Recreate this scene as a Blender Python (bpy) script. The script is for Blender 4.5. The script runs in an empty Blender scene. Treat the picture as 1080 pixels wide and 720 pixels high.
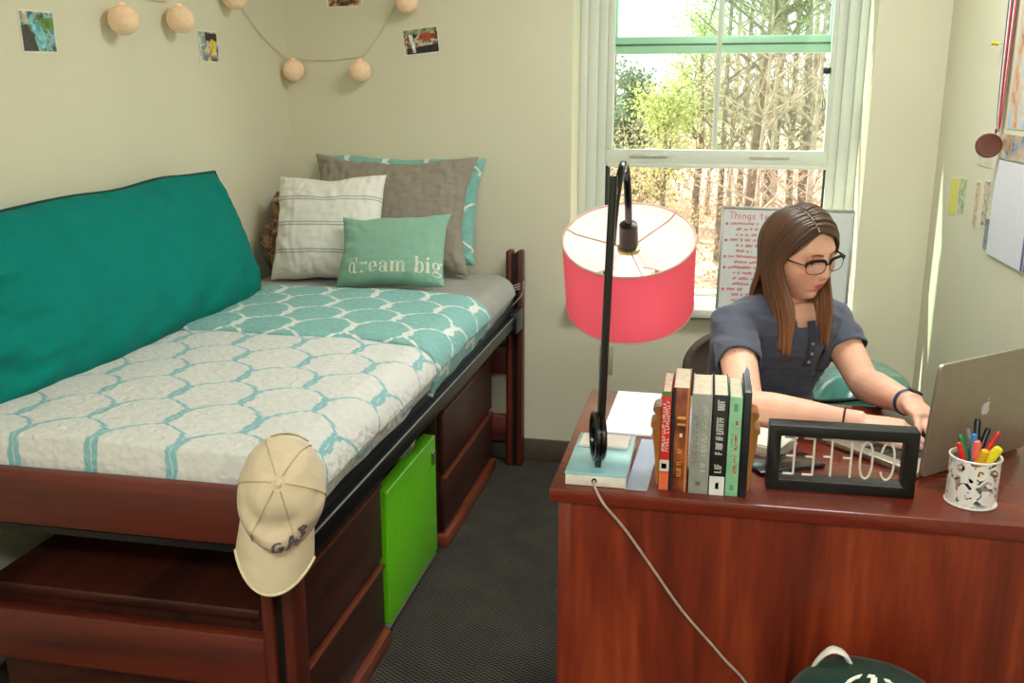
import bpy, bmesh, math, random
import numpy as np
from mathutils import Vector, Matrix, noise as mnoise
S = bpy.context.scene
COL = S.collection
PI = math.pi
# ------------------------------------------------------------------ camera
cam = bpy.data.cameras.new('camera')
cam.sensor_width = 36.0
cam.lens = 36.0 * 1000.0 / 1080.0
cam.clip_start = 0.05
cam.clip_end = 300
camo = bpy.data.objects.new('camera', cam)
camo.location = (0, 0, 1.45)
camo.rotation_euler = (PI / 2 - 0.2495, 0, 0.2045)
COL.objects.link(camo)
S.camera = camo
# ------------------------------------------------------------------ view
S.view_settings.view_transform = 'Standard'
S.view_settings.look = 'None'
S.view_settings.gamma = 1.0
S.view_settings.use_curve_mapping = False
S.view_settings.exposure = 0.14
# ------------------------------------------------------------------ sky
W = bpy.data.worlds.new('sky')
S.world = W
W.use_nodes = True
bg = W.node_tree.nodes['Background']
bg.inputs[0].default_value = (0.86, 0.94, 1.0, 1)
bg.inputs[1].default_value = 2.3
# ------------------------------------------------------------------ sun and added fill lights
SUN = 9.0
FILL = 58.0
def lamp(name, kind, loc, energy, direction=None, **kw):
    l = bpy.data.lights.new(name, kind)
    l.energy = energy
    for k, v in kw.items(): setattr(l, k, v)
    o = bpy.data.objects.new(name, l)
    o.location = loc
    if direction: o.rotation_euler = Vector(direction).to_track_quat('-Z', 'Y').to_euler()
    COL.objects.link(o)
    return o
lamp('sun', 'SUN', (-8, 8, 6), SUN, (0.87, -0.385, -0.95), angle=0.02, color=(1, .96, .88))
lamp('added_fill_glow', 'AREA', (0.18, 2.45, 2.43), FILL * .42, (0, 0, -1), shape='RECTANGLE', size=0.9, size_y=0.4, color=(.97, 1, 1.02))  # added fill light out of view, brightens the far half of the room
lamp('added_fill_glow', 'AREA', (0.05, -0.75, 2.43), FILL, (0, 0, -1), shape='RECTANGLE', size=0.9, size_y=0.4, color=(.97, 1, 1.02))  # added fill light behind the camera, stands in for a flash

# ------------------------------------------------------------------ materials
def lin(c):
    return tuple(((v / 255) / 12.92 if v / 255 <= .04045 else ((v / 255 + .055) / 1.055) ** 2.4) for v in c)
class NT:
    def __init__(s, name):
        s.m = bpy.data.materials.new(name); s.m.use_nodes = True
        s.t = s.m.node_tree; s.b = s.t.nodes['Principled BSDF']; s.out = s.t.nodes['Material Output']
    def n(s, typ, **kw):
        x = s.t.nodes.new(typ)
        for k, v in kw.items(): setattr(x, k, v)
        return x
    def l(s, a, b): s.t.links.new(a, b)
    def val(s, inp, v):
        if hasattr(v, 'is_output'): s.l(v, inp)
        else: inp.default_value = v
    def math(s, op, a, b=0.0, c=0.0):
        x = s.n('ShaderNodeMath', operation=op)
        s.val(x.inputs[0], a); s.val(x.inputs[1], b); s.val(x.inputs[2], c)
        return x.outputs[0]
    def coord(s, kind='Object', scale=(1, 1, 1), rot=(0, 0, 0)):
        t = s.n('ShaderNodeTexCoord'); m = s.n('ShaderNodeMapping')
        m.inputs['Scale'].default_value = scale; m.inputs['Rotation'].default_value = rot
        s.l(t.outputs[kind], m.inputs['Vector'])
        return m.outputs[0]
    def noise(s, vec, scale, detail=3, rough=.5, dist=0):
        x = s.n('ShaderNodeTexNoise')
        if vec is not None: s.l(vec, x.inputs['Vector'])
        x.inputs['Scale'].default_value = scale; x.inputs['Detail'].default_value = detail
        x.inputs['Roughness'].default_value = rough; x.inputs['Distortion'].default_value = dist
        return x.outputs['Fac']
    def voro(s, vec, scale, feature='F1', out='Distance'):
        x = s.n('ShaderNodeTexVoronoi', feature=feature)
        if vec is not None: s.l(vec, x.inputs['Vector'])
        x.inputs['Scale'].default_value = scale
        return x.outputs[out]
    def ramp(s, fac, stops, interp='LINEAR'):
        r = s.n('ShaderNodeValToRGB'); r.color_ramp.interpolation = interp
        e = r.color_ramp.elements
        while len(e) < len(stops): e.new(.5)
        for i, (p, c) in enumerate(stops):
            e[i].position = p; e[i].color = (*lin(c), 1)
        s.l(fac, r.inputs[0])
        return r.outputs[0]
    def mix(s, fac, a, b, blend='MIX'):
        x = s.n('ShaderNodeMix', data_type='RGBA', blend_type=blend)
        s.val(x.inputs[0], fac)
        s.val(x.inputs[6], a if hasattr(a, 'is_output') else (*lin(a), 1))
        s.val(x.inputs[7], b if hasattr(b, 'is_output') else (*lin(b), 1))
        return x.outputs[2]
    def bump(s, h, strength=.3, dist=.01):
        x = s.n('ShaderNodeBump'); x.inputs['Strength'].default_value = strength; x.inputs['Distance'].default_value = dist
        s.l(h, x.inputs['Height']); s.l(x.outputs[0], s.b.inputs['Normal'])
    def base(s, c):
        if hasattr(c, 'is_output'): s.l(c, s.b.inputs['Base Color'])
        else: s.b.inputs['Base Color'].default_value = (*lin(c), 1)
    def pr(s, rough=.5, metal=0, spec=None, coat=0, sheen=0, trans=0):
        s.b.inputs['Roughness'].default_value = rough; s.b.inputs['Metallic'].default_value = metal
        if spec is not None: s.b.inputs['Specular IOR Level'].default_value = spec
        if coat: s.b.inputs['Coat Weight'].default_value = coat; s.b.inputs['Coat Roughness'].default_value = .15
        if sheen: s.b.inputs['Sheen Weight'].default_value = sheen
        if trans: s.b.inputs['Transmission Weight'].default_value = trans
        return s
def plain(name, c, rough=.5, metal=0, var=.06, scale=40, bump=0, bscale=200, bdist=.002, spec=None, coat=0, sheen=0, trans=0):
    t = NT(name); v = t.coord()
    n = t.noise(v, scale)
    c2 = tuple(max(0, min(255, x * (1 - var))) for x in c); c3 = tuple(max(0, min(255, x * (1 + var))) for x in c)
    t.base(t.ramp(n, [(.3, c2), (.7, c3)]))
    if bump: t.bump(t.noise(v, bscale, 4), bump, bdist)
    t.pr(rough, metal, spec, coat, sheen, trans)
    return t.m
def wood(name, dark, mid, light, axis='z', rough=.35, fine=9, coat=.2):
    t = NT(name)
    k = .09
    sc = {'x': (k, 1, 1), 'y': (1, k, 1), 'z': (1, 1, k)}[axis]
    v = t.coord('Object', sc)
    a = t.noise(v, fine, 5, .62, .7)
    b = t.noise(v, fine * 9, 3, .6)
    f = t.math('ADD', t.math('MULTIPLY', a, .78), t.math('MULTIPLY', b, .22))
    t.base(t.ramp(f, [(.3, dark), (.5, mid), (.7, light)]))
    t.bump(f, .08, .002); t.pr(rough, coat=coat)
    return t.m
def glassy(name, tint, gloss=.08, rough=.02, frost=0):
    t = NT(name)
    tr = t.n('ShaderNodeBsdfTransparent'); tr.inputs[0].default_value = (*tint, 1)
    gl = t.n('ShaderNodeBsdfGlossy'); gl.inputs['Roughness'].default_value = rough
    mx = t.n('ShaderNodeMixShader'); mx.inputs[0].default_value = gloss
    t.l(tr.outputs[0], mx.inputs[1]); t.l(gl.outputs[0], mx.inputs[2]); t.l(mx.outputs[0], t.out.inputs[0])
    return t.m
def emit(name, c, strength, c2=None):
    t = NT(name); t.base(c); t.pr(.5)
    t.b.inputs['Emission Color'].default_value = (*lin(c2 or c), 1); t.b.inputs['Emission Strength'].default_value = strength
    return t.m

# ------------------------------------------------------------------ mesh builder
def wloc(o):
    v = Vector((0, 0, 0))
    while o is not None: v = v + o.location; o = o.parent
    return v
class MB:
    def __init__(s): s.v = []; s.f = []; s.mi = []; s.uv = []
    def add(s, vs, fs, mi=0, uvs=None):
        k = len(s.v); s.v += [tuple(p) for p in vs]
        for f in fs: s.f.append(tuple(i + k for i in f)); s.mi.append(mi)
        s.uv += list(uvs) if uvs else [(0, 0)] * len(vs)
        return s
    def box(s, lo, hi, mi=0, R=None, o=(0, 0, 0)):
        x0, y0, z0 = lo; x1, y1, z1 = hi
        vs = [Vector(p) for p in ((x0, y0, z0), (x1, y0, z0), (x1, y1, z0), (x0, y1, z0), (x0, y0, z1), (x1, y0, z1), (x1, y1, z1), (x0, y1, z1))]
        if R is not None: vs = [R @ p + Vector(o) for p in vs]
        else: vs = [p + Vector(o) for p in vs]
        return s.add(vs, [(0, 3, 2, 1), (4, 5, 6, 7), (0, 1, 5, 4), (1, 2, 6, 5), (2, 3, 7, 6), (3, 0, 4, 7)], mi)
    def rings(s, rings, closed=True, caps=(True, True), mi=0, loop=False):
        n = len(rings[0]); vs = [p for r in rings for p in r]; fs = []
        m = len(rings)
        for i in range(m if loop else m - 1):
            j = (i + 1) % m
            for a in range(n if closed else n - 1):
                b = (a + 1) % n
                fs.append((i * n + a, i * n + b, j * n + b, j * n + a))
        if closed and not loop:
            if caps[0]: fs.append(tuple(range(n - 1, -1, -1)))
            if caps[1]: fs.append(tuple((m - 1) * n + a for a in range(n)))
        uvs = [(a / max(1, n - 1), i / max(1, m - 1)) for i in range(m) for a in range(n)]
        return s.add(vs, fs, mi, uvs)
    def tube(s, pts, rad, n=8, caps=(True, True), loop=False, ref=None, mi=0):
        """rad: number, list of numbers or list of (ra, rb); ra lies along ref x tangent, rb along ref"""
        P = [Vector(p) for p in pts]; m = len(P)
        rings = []; prev = None
        for i in range(m):
            if loop: t = P[(i + 1) % m] - P[i - 1]
            else: t = P[min(i + 1, m - 1)] - P[max(i - 1, 0)]
            t = t.normalized() if t.length > 1e-9 else Vector((0, 0, 1))
            r0 = Vector(ref) if ref is not None else prev
            if r0 is None: r0 = Vector((0, 0, 1)) if abs(t.z) < .9 else Vector((0, 1, 0))
            b = r0 - t * r0.dot(t)
            if b.length < 1e-6: b = t.orthogonal()
            b.normalize(); a = b.cross(t).normalized(); prev = b
            r = rad[i] if isinstance(rad, (list, tuple)) and len(rad) == m and not (m == 2 and not isinstance(rad, list)) else rad
            ra, rb = (r if isinstance(r, (list, tuple)) else (r, r))
            rings.append([P[i] + a * (ra * math.cos(2 * PI * k / n)) + b * (rb * math.sin(2 * PI * k / n)) for k in range(n)])
        return s.rings(rings, True, caps, mi, loop)
    def lathe(s, prof, o=(0, 0, 0), ax=(0, 0, 1), n=32, mi=0, caps=(True, True)):
        ax = Vector(ax).normalized(); a = ax.orthogonal().normalized(); b = ax.cross(a); o = Vector(o)
        return s.rings([[o + ax * z + (a * math.cos(2 * PI * k / n) + b * math.sin(2 * PI * k / n)) * r for k in range(n)] for r, z in prof], True, caps, mi)
    def grid(s, fn, nu, nv, mi=0, uvfn=None, flip=False):
        vs = []; uvs = []
        for j in range(nv + 1):
            for i in range(nu + 1):
                u, v = i / nu, j / nv
                vs.append(fn(u, v)); uvs.append(uvfn(u, v) if uvfn else (u, v))
        fs = []
        for j in range(nv):
            for i in range(nu):
                q = (j * (nu + 1) + i, j * (nu + 1) + i + 1, (j + 1) * (nu + 1) + i + 1, (j + 1) * (nu + 1) + i)
                fs.append(q[::-1] if flip else q)
        return s.add(vs, fs, mi, uvs)
    def ball(s, c, r, n=16, mi=0, R=None):
        c = Vector(c); r = r if isinstance(r, (list, tuple)) else (r, r, r)
        rings = []
        m = n // 2
        for i in range(1, m):
            th = PI * i / m
            ring = []
            for k in range(n):
                p = Vector((math.sin(th) * math.cos(2 * PI * k / n) * r[0], math.sin(th) * math.sin(2 * PI * k / n) * r[1], -math.cos(th) * r[2]))
                ring.append(c + (R @ p if R is not None else p))
            rings.append(ring)
        return s.rings(rings, True, (True, True), mi)
    def quad(s, a, b, c, d, mi=0):
        return s.add([a, b, c, d], [(0, 1, 2, 3)], mi, [(0, 0), (1, 0), (1, 1), (0, 1)])
    def build(s, name, mat, parent=None, smooth=True, bevel=0, seg=2, subd=0, origin=None, solid=0, angle=40, weld=False, off=-1):
        me = bpy.data.meshes.new(name)
        V = np.array([tuple(p) for p in s.v], dtype=float)
        if parent is not None: o0 = wloc(parent)
        elif origin is not None: o0 = Vector(origin)
        else: o0 = Vector(((V[:, 0].min() + V[:, 0].max()) / 2, (V[:, 1].min() + V[:, 1].max()) / 2, V[:, 2].min()))
        me.from_pydata([tuple(p - np.array(o0)) for p in V], [], s.f)
        uvl = me.uv_layers.new(name='UVMap')
        for lp in me.loops: uvl.data[lp.index].uv = s.uv[lp.vertex_index]
        mats = mat if isinstance(mat, (list, tuple)) else [mat]
        for m in mats: me.materials.append(m)
        for i, p in enumerate(me.polygons): p.material_index = s.mi[i]
        me.validate()
        bm = bmesh.new(); bm.from_mesh(me)
        if weld: bmesh.ops.remove_doubles(bm, verts=bm.verts, dist=1e-5)
        bmesh.ops.recalc_face_normals(bm, faces=bm.faces)
        if bevel:
            ed = [e for e in bm.edges if len(e.link_faces) == 2 and e.calc_face_angle(0) > math.radians(35)]
            bmesh.ops.bevel(bm, geom=ed, offset=bevel, segments=seg, affect='EDGES', profile=.5, clamp_overlap=True)
        bm.to_mesh(me); bm.free()
        if smooth:
            me.shade_smooth()
            try: me.set_sharp_from_angle(angle=math.radians(angle))
            except Exception: pass
        o = bpy.data.objects.new(name, me)
        COL.objects.link(o)
        if parent is not None: o.parent = parent
        else: o.location = o0
        if solid:
            md = o.modifiers.new('solid', 'SOLIDIFY'); md.thickness = solid; md.offset = off
        if subd:
            md = o.modifiers.new('sub', 'SUBSURF'); md.levels = subd; md.render_levels = subd
        return o
def tag(o, label=None, cat=None, group=None, kind=None):
    if label: o['label'] = label
    if cat: o['category'] = cat
    if group: o['group'] = group
    if kind: o['kind'] = kind
    return o
def thing(name, loc, label, cat, group=None):
    o = bpy.data.objects.new(name, None); o.empty_display_size = .05
    o.location = loc; COL.objects.link(o)
    return tag(o, label, cat, group)
def struct(o): o['kind'] = 'structure'; return o
def sm(a, b, x):
    t = max(0, min(1, (x - a) / (b - a))); return t * t * (3 - 2 * t)
def nz(p, s=1.0): return mnoise.noise(Vector(p) * s)
def bez(pts, n):
    """Catmull-Rom through pts, n samples per span"""
    P = [Vector(p) for p in pts]; out = []
    for i in range(len(P) - 1):
        p0 = P[max(i - 1, 0)]; p1 = P[i]; p2 = P[i + 1]; p3 = P[min(i + 2, len(P) - 1)]
        for k in range(n):
            t = k / n
            out.append(.5 * ((2 * p1) + (p2 - p0) * t + (2 * p0 - 5 * p1 + 4 * p2 - p3) * t * t + (3 * p1 - p0 - 3 * p2 + p3) * t ** 3))
    out.append(P[-1])
    return out
def strip(mb, P, pts, w, mi=0, n=6):
    """a painted or stitched line: flat ribbon through 2-D points mapped by P(u, v)"""
    q = [Vector((a, b, 0)) for a, b in pts]
    for i in range(len(q) - 1):
        d = (q[i + 1] - q[i]); d.normalize(); s = Vector((-d.y, d.x, 0)) * w / 2
        e = d * w * .3
        A, B = q[i] - e, q[i + 1] + e
        mb.add([P(*(A - s).xy), P(*(B - s).xy), P(*(B + s).xy), P(*(A + s).xy)], [(0, 1, 2, 3)], mi)
# ================================================================== ROOM
XL, XR, YB, YF, ZC = -1.67, 0.78, 3.65, -1.7, 2.5
def wallmat():
    t = NT('wall_paint'); v = t.coord()
    t.base(t.ramp(t.noise(v, 1.2, 3), [(.3, (212, 207, 180)), (.7, (218, 213, 187))]))
    t.bump(t.noise(v, 260, 3), .06, .001); t.pr(.62, spec=.3)
    return t.m
MW = wallmat()
M_ceil = plain('ceiling_paint', (232, 228, 214), .8, var=.01)
M_trim = plain('white_vinyl', (208, 212, 198), .35, var=.01)
M_sill = plain('sill_stone', (214, 212, 198), .3, var=.05, scale=14)
M_base = plain('baseboard_rubber', (84, 74, 62), .5, var=.04)
def carpet():
    t = NT('carpet'); v = t.coord()
    ch = t.n('ShaderNodeTexChecker'); t.l(t.coord('Object', (1, 1.6, 1)), ch.inputs['Vector']); ch.inputs['Scale'].default_value = 95
    f = t.math('ADD', t.math('MULTIPLY', t.noise(v, 420, 2), .75), t.math('MULTIPLY', ch.outputs['Fac'], .25))
    f = t.math('ADD', f, t.math('MULTIPLY', t.noise(v, 9, 2), .12))
    t.base(t.ramp(f, [(.38, (22, 21, 20)), (.62, (64, 60, 54)), (.85, (112, 104, 92))]))
    t.bump(f, .6, .004); t.pr(.95, spec=.1)
    return t.m
m = MB().box((XL - .15, YF - .15, -.1), (XR + .15, YB + .2, 0)); struct(m.build('floor', carpet(), smooth=False))
m = MB().box((XL - .15, YF - .15, ZC), (XR + .15, YB + .2, ZC + .1)); struct(m.build('ceiling', M_ceil, smooth=False))
m = MB().box((XL - .15, YF - .15, 0), (XL, YB + .3, ZC)); struct(m.build('wall_left', MW, smooth=False))
m = MB().box((XR, YF - .15, 0), (XR + .15, YB + .3, ZC)); struct(m.build('wall_right', MW, smooth=False))
m = MB().box((XL, YF - .15, 0), (XR, YF, ZC)); struct(m.build('wall_front', MW, smooth=False))
WX0, WX1, WZ0, WZ1 = -.526, .54, .645, 2.28
m = MB()
m.box((XL, YB, 0), (WX0, YB + .3, ZC)).box((WX1, YB, 0), (XR, YB + .3, ZC))
m.box((WX0, YB, 0), (WX1, YB + .3, WZ0)).box((WX0, YB, WZ1), (WX1, YB + .3, ZC))
struct(m.build('wall_back', MW, smooth=False))
struct(MB().box((XL, YB - .013, 0), (XR, YB, .092)).build('baseboard_back', M_base, bevel=.004))
struct(MB().box((XR - .013, YF, 0), (XR, YB - .013, .092)).build('baseboard_right', M_base, bevel=.004))
struct(MB().box((XL, YF, 0), (XL + .013, YB - .013, .092)).build('baseboard_left', M_base, bevel=.004))
# window: empty parenting frame, two sashes, panes
win = thing('window_1', (.007, YB + .3, WZ0), None, None); struct(win)
f = MB()
for sgn, x in ((1, WX0), (-1, WX1)):
    for a, b, y in ((0, .03, 3.85), (.03, .07, 3.87), (.07, .105, 3.887)):
        f.box((min(x + sgn * a, x + sgn * b), y, WZ0 + .03), (max(x + sgn * a, x + sgn * b), YB + .299, WZ1))
f.box((WX0 + .1, 3.87, WZ1 - .06), (WX1 - .1, YB + .299, WZ1))
f.box((WX0 + .1, 3.87, WZ0), (WX1 - .1, YB + .299, WZ0 + .045))
f.build('window_frame', M_trim, win, bevel=.003)
FX0, FX1 = WX0 + .105, WX1 - .095
M_green = plain('tinted_sash_vinyl', (188, 222, 205), .3, var=.01)
s = MB().box((FX0, 3.935, 1.625), (FX1, 3.97, 1.69)).box((FX0, 3.935, 1.69), (FX0 + .03, 3.97, WZ1 - .06)).box((FX1 - .03, 3.935, 1.69), (FX1, 3.97, WZ1 - .06)).box((.002, 3.945, 1.69), (.02, 3.96, WZ1 - .06))
up = s.build('upper_sash', M_green, win, bevel=.004)
MB().box((FX0 + .002, 3.932, 1.656), (FX1 - .002, 3.936, 1.663)).build('groove_line', plain('dark_green_strip', (30, 74, 60), .5), up, smooth=False)  # dark strip laid on the rail as its groove line
M_glass = glassy('window_glass', (.90, .985, .93), .05)
MB().box((FX0 + .03, 3.95, 1.69), (FX1 - .03, 3.954, WZ1 - .06)).build('pane', M_glass, up, smooth=False)
s = MB().box((FX0, 3.89, 1.193), (FX1, 3.925, 1.258)).box((FX0, 3.89, 1.258), (FX0 + .026, 3.925, 2.16)).box((FX1 - .026, 3.89, 1.258), (FX1, 3.925, 2.16)).box((FX0, 3.89, 2.16), (FX1, 3.925, 2.2)).box((-.003, 3.901, 1.258), (.017, 3.915, 2.16))
s.box((FX0 + .01, 3.877, 1.187), (FX1 - .01, 3.892, 1.203))
lo = s.build('lower_sash', M_trim, win, bevel=.004)
MB().box((FX0 + .026, 3.906, 1.258), (FX1 - .026, 3.91, 2.16)).build('pane', M_glass, lo, smooth=False)
for x in (-.25, .22):
    MB().box((x - .075, 3.881, 1.228), (x + .075, 3.891, 1.238)).build('sash_lift', plain('lift_rail', (190, 188, 168), .4), lo, bevel=.002)
MB().box((FX1 - .05, 3.877, 1.545), (FX1 - .022, 3.891, 1.568)).build('latch', plain('latch_black', (24, 24, 24), .4), lo, bevel=.003)
M_black = plain('black_plastic', (17, 17, 18), .4, var=.1)
for x in (FX0, FX1 - .018):
    MB().box((x, 3.9, WZ0 + .045), (x + .018, 3.925, 1.191)).build('screen_track', M_black, win, bevel=.002)
m = MB().box((WX0 - .006, 3.60, WZ0 - .002), (WX1 + .005, 3.65, WZ0 + .03)).box((WX0 + .002, 3.65, WZ0 + .0005), (WX1 - .002, 3.871, WZ0 + .03))
struct(m.build('trim_1', M_sill, bevel=.004))
# added fill panels at the ceiling, out of view, to brighten the room
M_dif = emit('fill_diffuser', (250, 246, 236), 1.5)
for x, y, lb in ((0.18, 2.45, 'added rectangular fill light at the ceiling above the aisle between bed and desk'), (.05, -.75, 'added rectangular fill light at the ceiling behind the viewpoint')):
    cl = thing('added_fill_panel', (x, y, 2.5), lb, 'light')
    MB().box((x - .5, y - .25, 2.445), (x + .5, y + .25, 2.5)).build('fill_housing', M_trim, cl, bevel=.01)
    MB().box((x - .46, y - .21, 2.436), (x + .46, y + .21, 2.446)).build('fill_diffuser', M_dif, cl, bevel=.004)
# ================================================================== OUTSIDE
def ground():
    t = NT('leaf_litter'); v = t.coord()
    f = t.math('ADD', t.math('MULTIPLY', t.noise(v, .25, 4), .6), t.math('MULTIPLY', t.noise(v, 5, 4), .4))
    t.base(t.ramp(f, [(.35, (150, 118, 94)), (.5, (205, 172, 146)), (.62, (228, 214, 186))]))
    t.pr(.95, spec=.1)
    return t.m
M_gr = ground()
def gz(x, y): return -3.4 + .05 * max(0, y - 10) * (1 if y < 34 else 0) + (1.2 + .02 * (y - 34) if y >= 34 else 0) + .25 * nz((x, y, 0), .2)
m = MB(); m.grid(lambda u, v: ((u - .5) * 90, 5 + v * 95, gz((u - .5) * 90, 5 + v * 95)), 60, 60)
g = m.build('ground', M_gr, origin=(0, 5, -3.4)); struct(g)
def ridge(u, v):
    x = -60 + 120 * u; h = 2.2 + 1.5 * nz((x * .06, 3, 0)) + .5 * nz((x * .5, 1, 0))
    return (x, 100 + 12 * v, -4 + (h + 4) * (1 - (1 - min(1, v * 1.4)) ** 2))
m = MB(); m.grid(ridge, 160, 10); struct(m.build('hills', plain('far_woods', (122, 132, 112), .95, var=.25, scale=1.5), origin=(0, 100, -4)))
rnd = random.Random(7)
def bark(n, c): return plain(n, c, .9, var=.18, scale=6, spec=.1)
M_bark = [bark('grey_bark', (128, 116, 100)), bark('pale_bark', (166, 150, 130)), bark('brown_bark', (120, 104, 86))]
def leafmat(n, c):
    t = NT(n); v = t.coord()
    c_ = t.ramp(t.noise(v, 1.6, 2), [(.3, tuple(x * .85 for x in c)), (.7, c)])
    t.base(c_); t.pr(.8, spec=.1)
    tl = t.n('ShaderNodeBsdfTranslucent'); t.l(c_, tl.inputs[0]); mx = t.n('ShaderNodeMixShader'); mx.inputs[0].default_value = .5
    t.l(t.b.outputs[0], mx.inputs[1]); t.l(tl.outputs[0], mx.inputs[2]); t.l(mx.outputs[0], t.out.inputs[0])
    return t.m
M_leaf = dict(lime=leafmat('spring_leaves', (212, 216, 134)), sage=leafmat('sage_leaves', (168, 180, 128)), dark=leafmat('evergreen_needles', (138, 150, 118)), tan=leafmat('dry_leaves', (192, 174, 142)))
def tree(x, y, h, r, nbr, leaf, nleaf, label, bk, lean=0, leafsz=.09, low=.35, spread=.35, group=None):
    z0 = gz(x, y) - .1
    t = thing('tree', (x, y, z0), label, 'tree', group)
    tk = MB(); lf = MB(); tips = []
    def branch(p, d, L, rad, depth):
        pts = [p]; rr = [rad]; n = 5
        for i in range(n):
            d = (d + Vector((rnd.uniform(-1, 1), rnd.uniform(-1, 1), rnd.uniform(-.3, .6))) * .13).normalized()
            pts.append(pts[-1] + d * L / n); rr.append(rad * (1 - .8 * (i + 1) / n) + .004)
        tk.tube(pts, rr, 5 if depth else 7)
        for q in pts[2:]: tips.append(q)
        if depth < 2:
            for k in range(3 if depth else 0):
                q = pts[rnd.randint(1, n - 1)]
                a = rnd.uniform(0, 2 * PI)
                branch(q, (d * .6 + Vector((math.cos(a), math.sin(a), .4)) * .7).normalized(), L * .5, rad * .45, depth + 1)
    pts = []; rr = []
    for i in range(10):
        k = i / 9
        pts.append(Vector((x + lean * k * h + .12 * nz((x * 3, y, k * 3)), y + .12 * nz((y * 2, x, k * 3 + 5)), z0 + h * k))); rr.append(r * (1 - .85 * k) + .006)
    tk.tube(pts, rr, 8)
    for k in range(nbr):
        f = low + (1 - low) * rnd.random()
        q = pts[0].lerp(pts[-1], f); i = int(f * 9); q = pts[i].lerp(pts[min(i + 1, 9)], f * 9 - i)
        a = rnd.uniform(0, 2 * PI)
        branch(q, Vector((math.cos(a), math.sin(a), rnd.uniform(.3, 1.1))).normalized(), h * spread * (1.1 - .7 * f), r * .42 * (1.1 - f) + .01, 1)
    tk.build('trunk', M_bark[bk], t)
    for k in range(nleaf):
        q = rnd.choice(tips) + Vector((rnd.gauss(0, 1), rnd.gauss(0, 1), rnd.gauss(0, 1))) * .22
        s_ = leafsz * rnd.uniform(.6, 1.4)
        a = Vector((rnd.gauss(0, 1), rnd.gauss(0, 1), rnd.gauss(0, 1))).normalized(); b = a.orthogonal().normalized()
        lf.add([q - a * s_, q + b * s_ * .6, q + a * s_, q - b * s_ * .6], [(0, 1, 2, 3)])
    if nleaf: lf.build('foliage', M_leaf[leaf], t, smooth=False)
    return t
BARE = 'bare slender tree with thin twigs in the woods beyond the window'
tree(-2.5, 30, 4.7, .12, 26, 'dark', 4200, 'dense dark green tree at the left edge of the window view', 2, 0, .07, .1, .3)
tree(-1.15, 24, 4.3, .10, 26, 'lime', 3600, 'bright yellow-green spring tree left of the window centre bar, the nearer lime one', 0, .01, .045, .2, .32)
tree(-.35, 27, 6.2, .12, 24, 'lime', 2800, 'tall yellow-green tree standing just left of the window centre bar', 0, .0, .05, .3, .26)
tree(.75, 22, 10.5, .13, 24, 'sage', 2200, 'leaning grey tree with pale green leaves right of the window centre bar', 2, .06, .05, .45, .25)
tree(2.5, 26, 12, .14, 26, 'sage', 2400, 'tall leafy tree near the right edge of the window view', 0, -.05, .055, .4, .25)
tree(1.7, 30, 12, .14, 26, 'sage', 2400, 'tall green-topped tree between the leaning tree and the right sash', 0, .01, .055, .45, .25)
for i, (x, y, h, r, b) in enumerate([(.2, 25, 9, .09, 0), (.55, 31, 11, .10, 1), (1.15, 26, 10, .08, 1), (1.5, 23, 9, .06, 1), (1.95, 21, 9, .075, 1), (2.25, 28, 11, .11, 0), (2.9, 31, 12, .12, 1), (3.1, 24, 9.5, .08, 0), (1.0, 34, 11, .12, 0), (-.1, 33, 7.5, .09, 1), (2.1, 34, 12, .12, 2), (-3.4, 33, 5.6, .10, 0), (3.8, 29, 11, .11, 1), (.95, 20.5, 8.5, .05, 1)]):
    tree(x, y, h, r, 20, 'tan', 0, BARE, b, rnd.uniform(-.04, .04), low=.2, spread=.22, group='bare trees in the woods')
m = MB()
for k in range(15000):
    y = rnd.uniform(21, 37); x = rnd.uniform(-.16, .17) * y + rnd.uniform(-.3, .3)
    top = 2.6 if x > -.02 * y else .6
    z = gz(x, y) + (rnd.random() ** 1.3) * (top + 3.0); s_ = rnd.uniform(.025, .07)
    a = Vector((rnd.gauss(0, 1), rnd.gauss(0, 1), rnd.gauss(0, 1.3))).normalized(); b = a.orthogonal().normalized(); q = Vector((x, y, z))
    if rnd.random() < .35: m.add([q - a * s_ * 4, q + a * s_ * 4, q + a * s_ * 4 + b * .012, q - a * s_ * 4 + b * .02], [(0, 1, 2, 3)])
    else: m.add([q - a * s_, q + b * s_ * .7, q + a * s_, q - b * s_ * .7], [(0, 1, 2, 3)])
tag(m.build('undergrowth', M_leaf['tan'], smooth=False), 'tangle of dry tan brush and twigs between the trees outside', 'brush', kind='stuff')
# ================================================================== BED
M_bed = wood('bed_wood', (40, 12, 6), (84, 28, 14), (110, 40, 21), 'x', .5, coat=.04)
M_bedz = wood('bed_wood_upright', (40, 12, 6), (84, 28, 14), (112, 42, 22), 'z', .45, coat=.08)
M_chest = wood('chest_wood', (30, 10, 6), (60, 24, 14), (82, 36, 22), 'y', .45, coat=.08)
M_rail = plain('black_steel', (26, 26, 27), .35, .4, bump=.03)
bed = thing('bed_frame', (-1.18, 2.5, 0), 'dark cherry wood single bed frame with a black steel side rail', 'bed')
def post(x, y, top):
    g = MB().box((x - .033, y - .03, 0), (x - .008, y + .03, top)).box((x + .008, y - .03, 0), (x + .033, y + .03, top))
    p = g.build('post', M_bedz, bed, bevel=.009, seg=3)
    MB().box((x - .009, y - .016, 0), (x + .009, y + .02, top - .012)).build('groove', M_black, p, smooth=False)
for x in (-.73, -1.625):
    post(x, 3.585, .885)
    post(x, 1.452, .80)
def bar(name, lo, hi, mt): return MB().box(lo, hi).build(name, mt, bed, bevel=.006)
bar('footboard', (-1.59, 1.436, .668), (-.752, 1.468, .776), M_bed)
bar('foot_rail', (-1.59, 1.436, .372), (-.752, 1.466, .484), M_bed)
bar('headboard', (-1.59, 3.568, .56), (-.762, 3.6, .70), M_bed)
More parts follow.
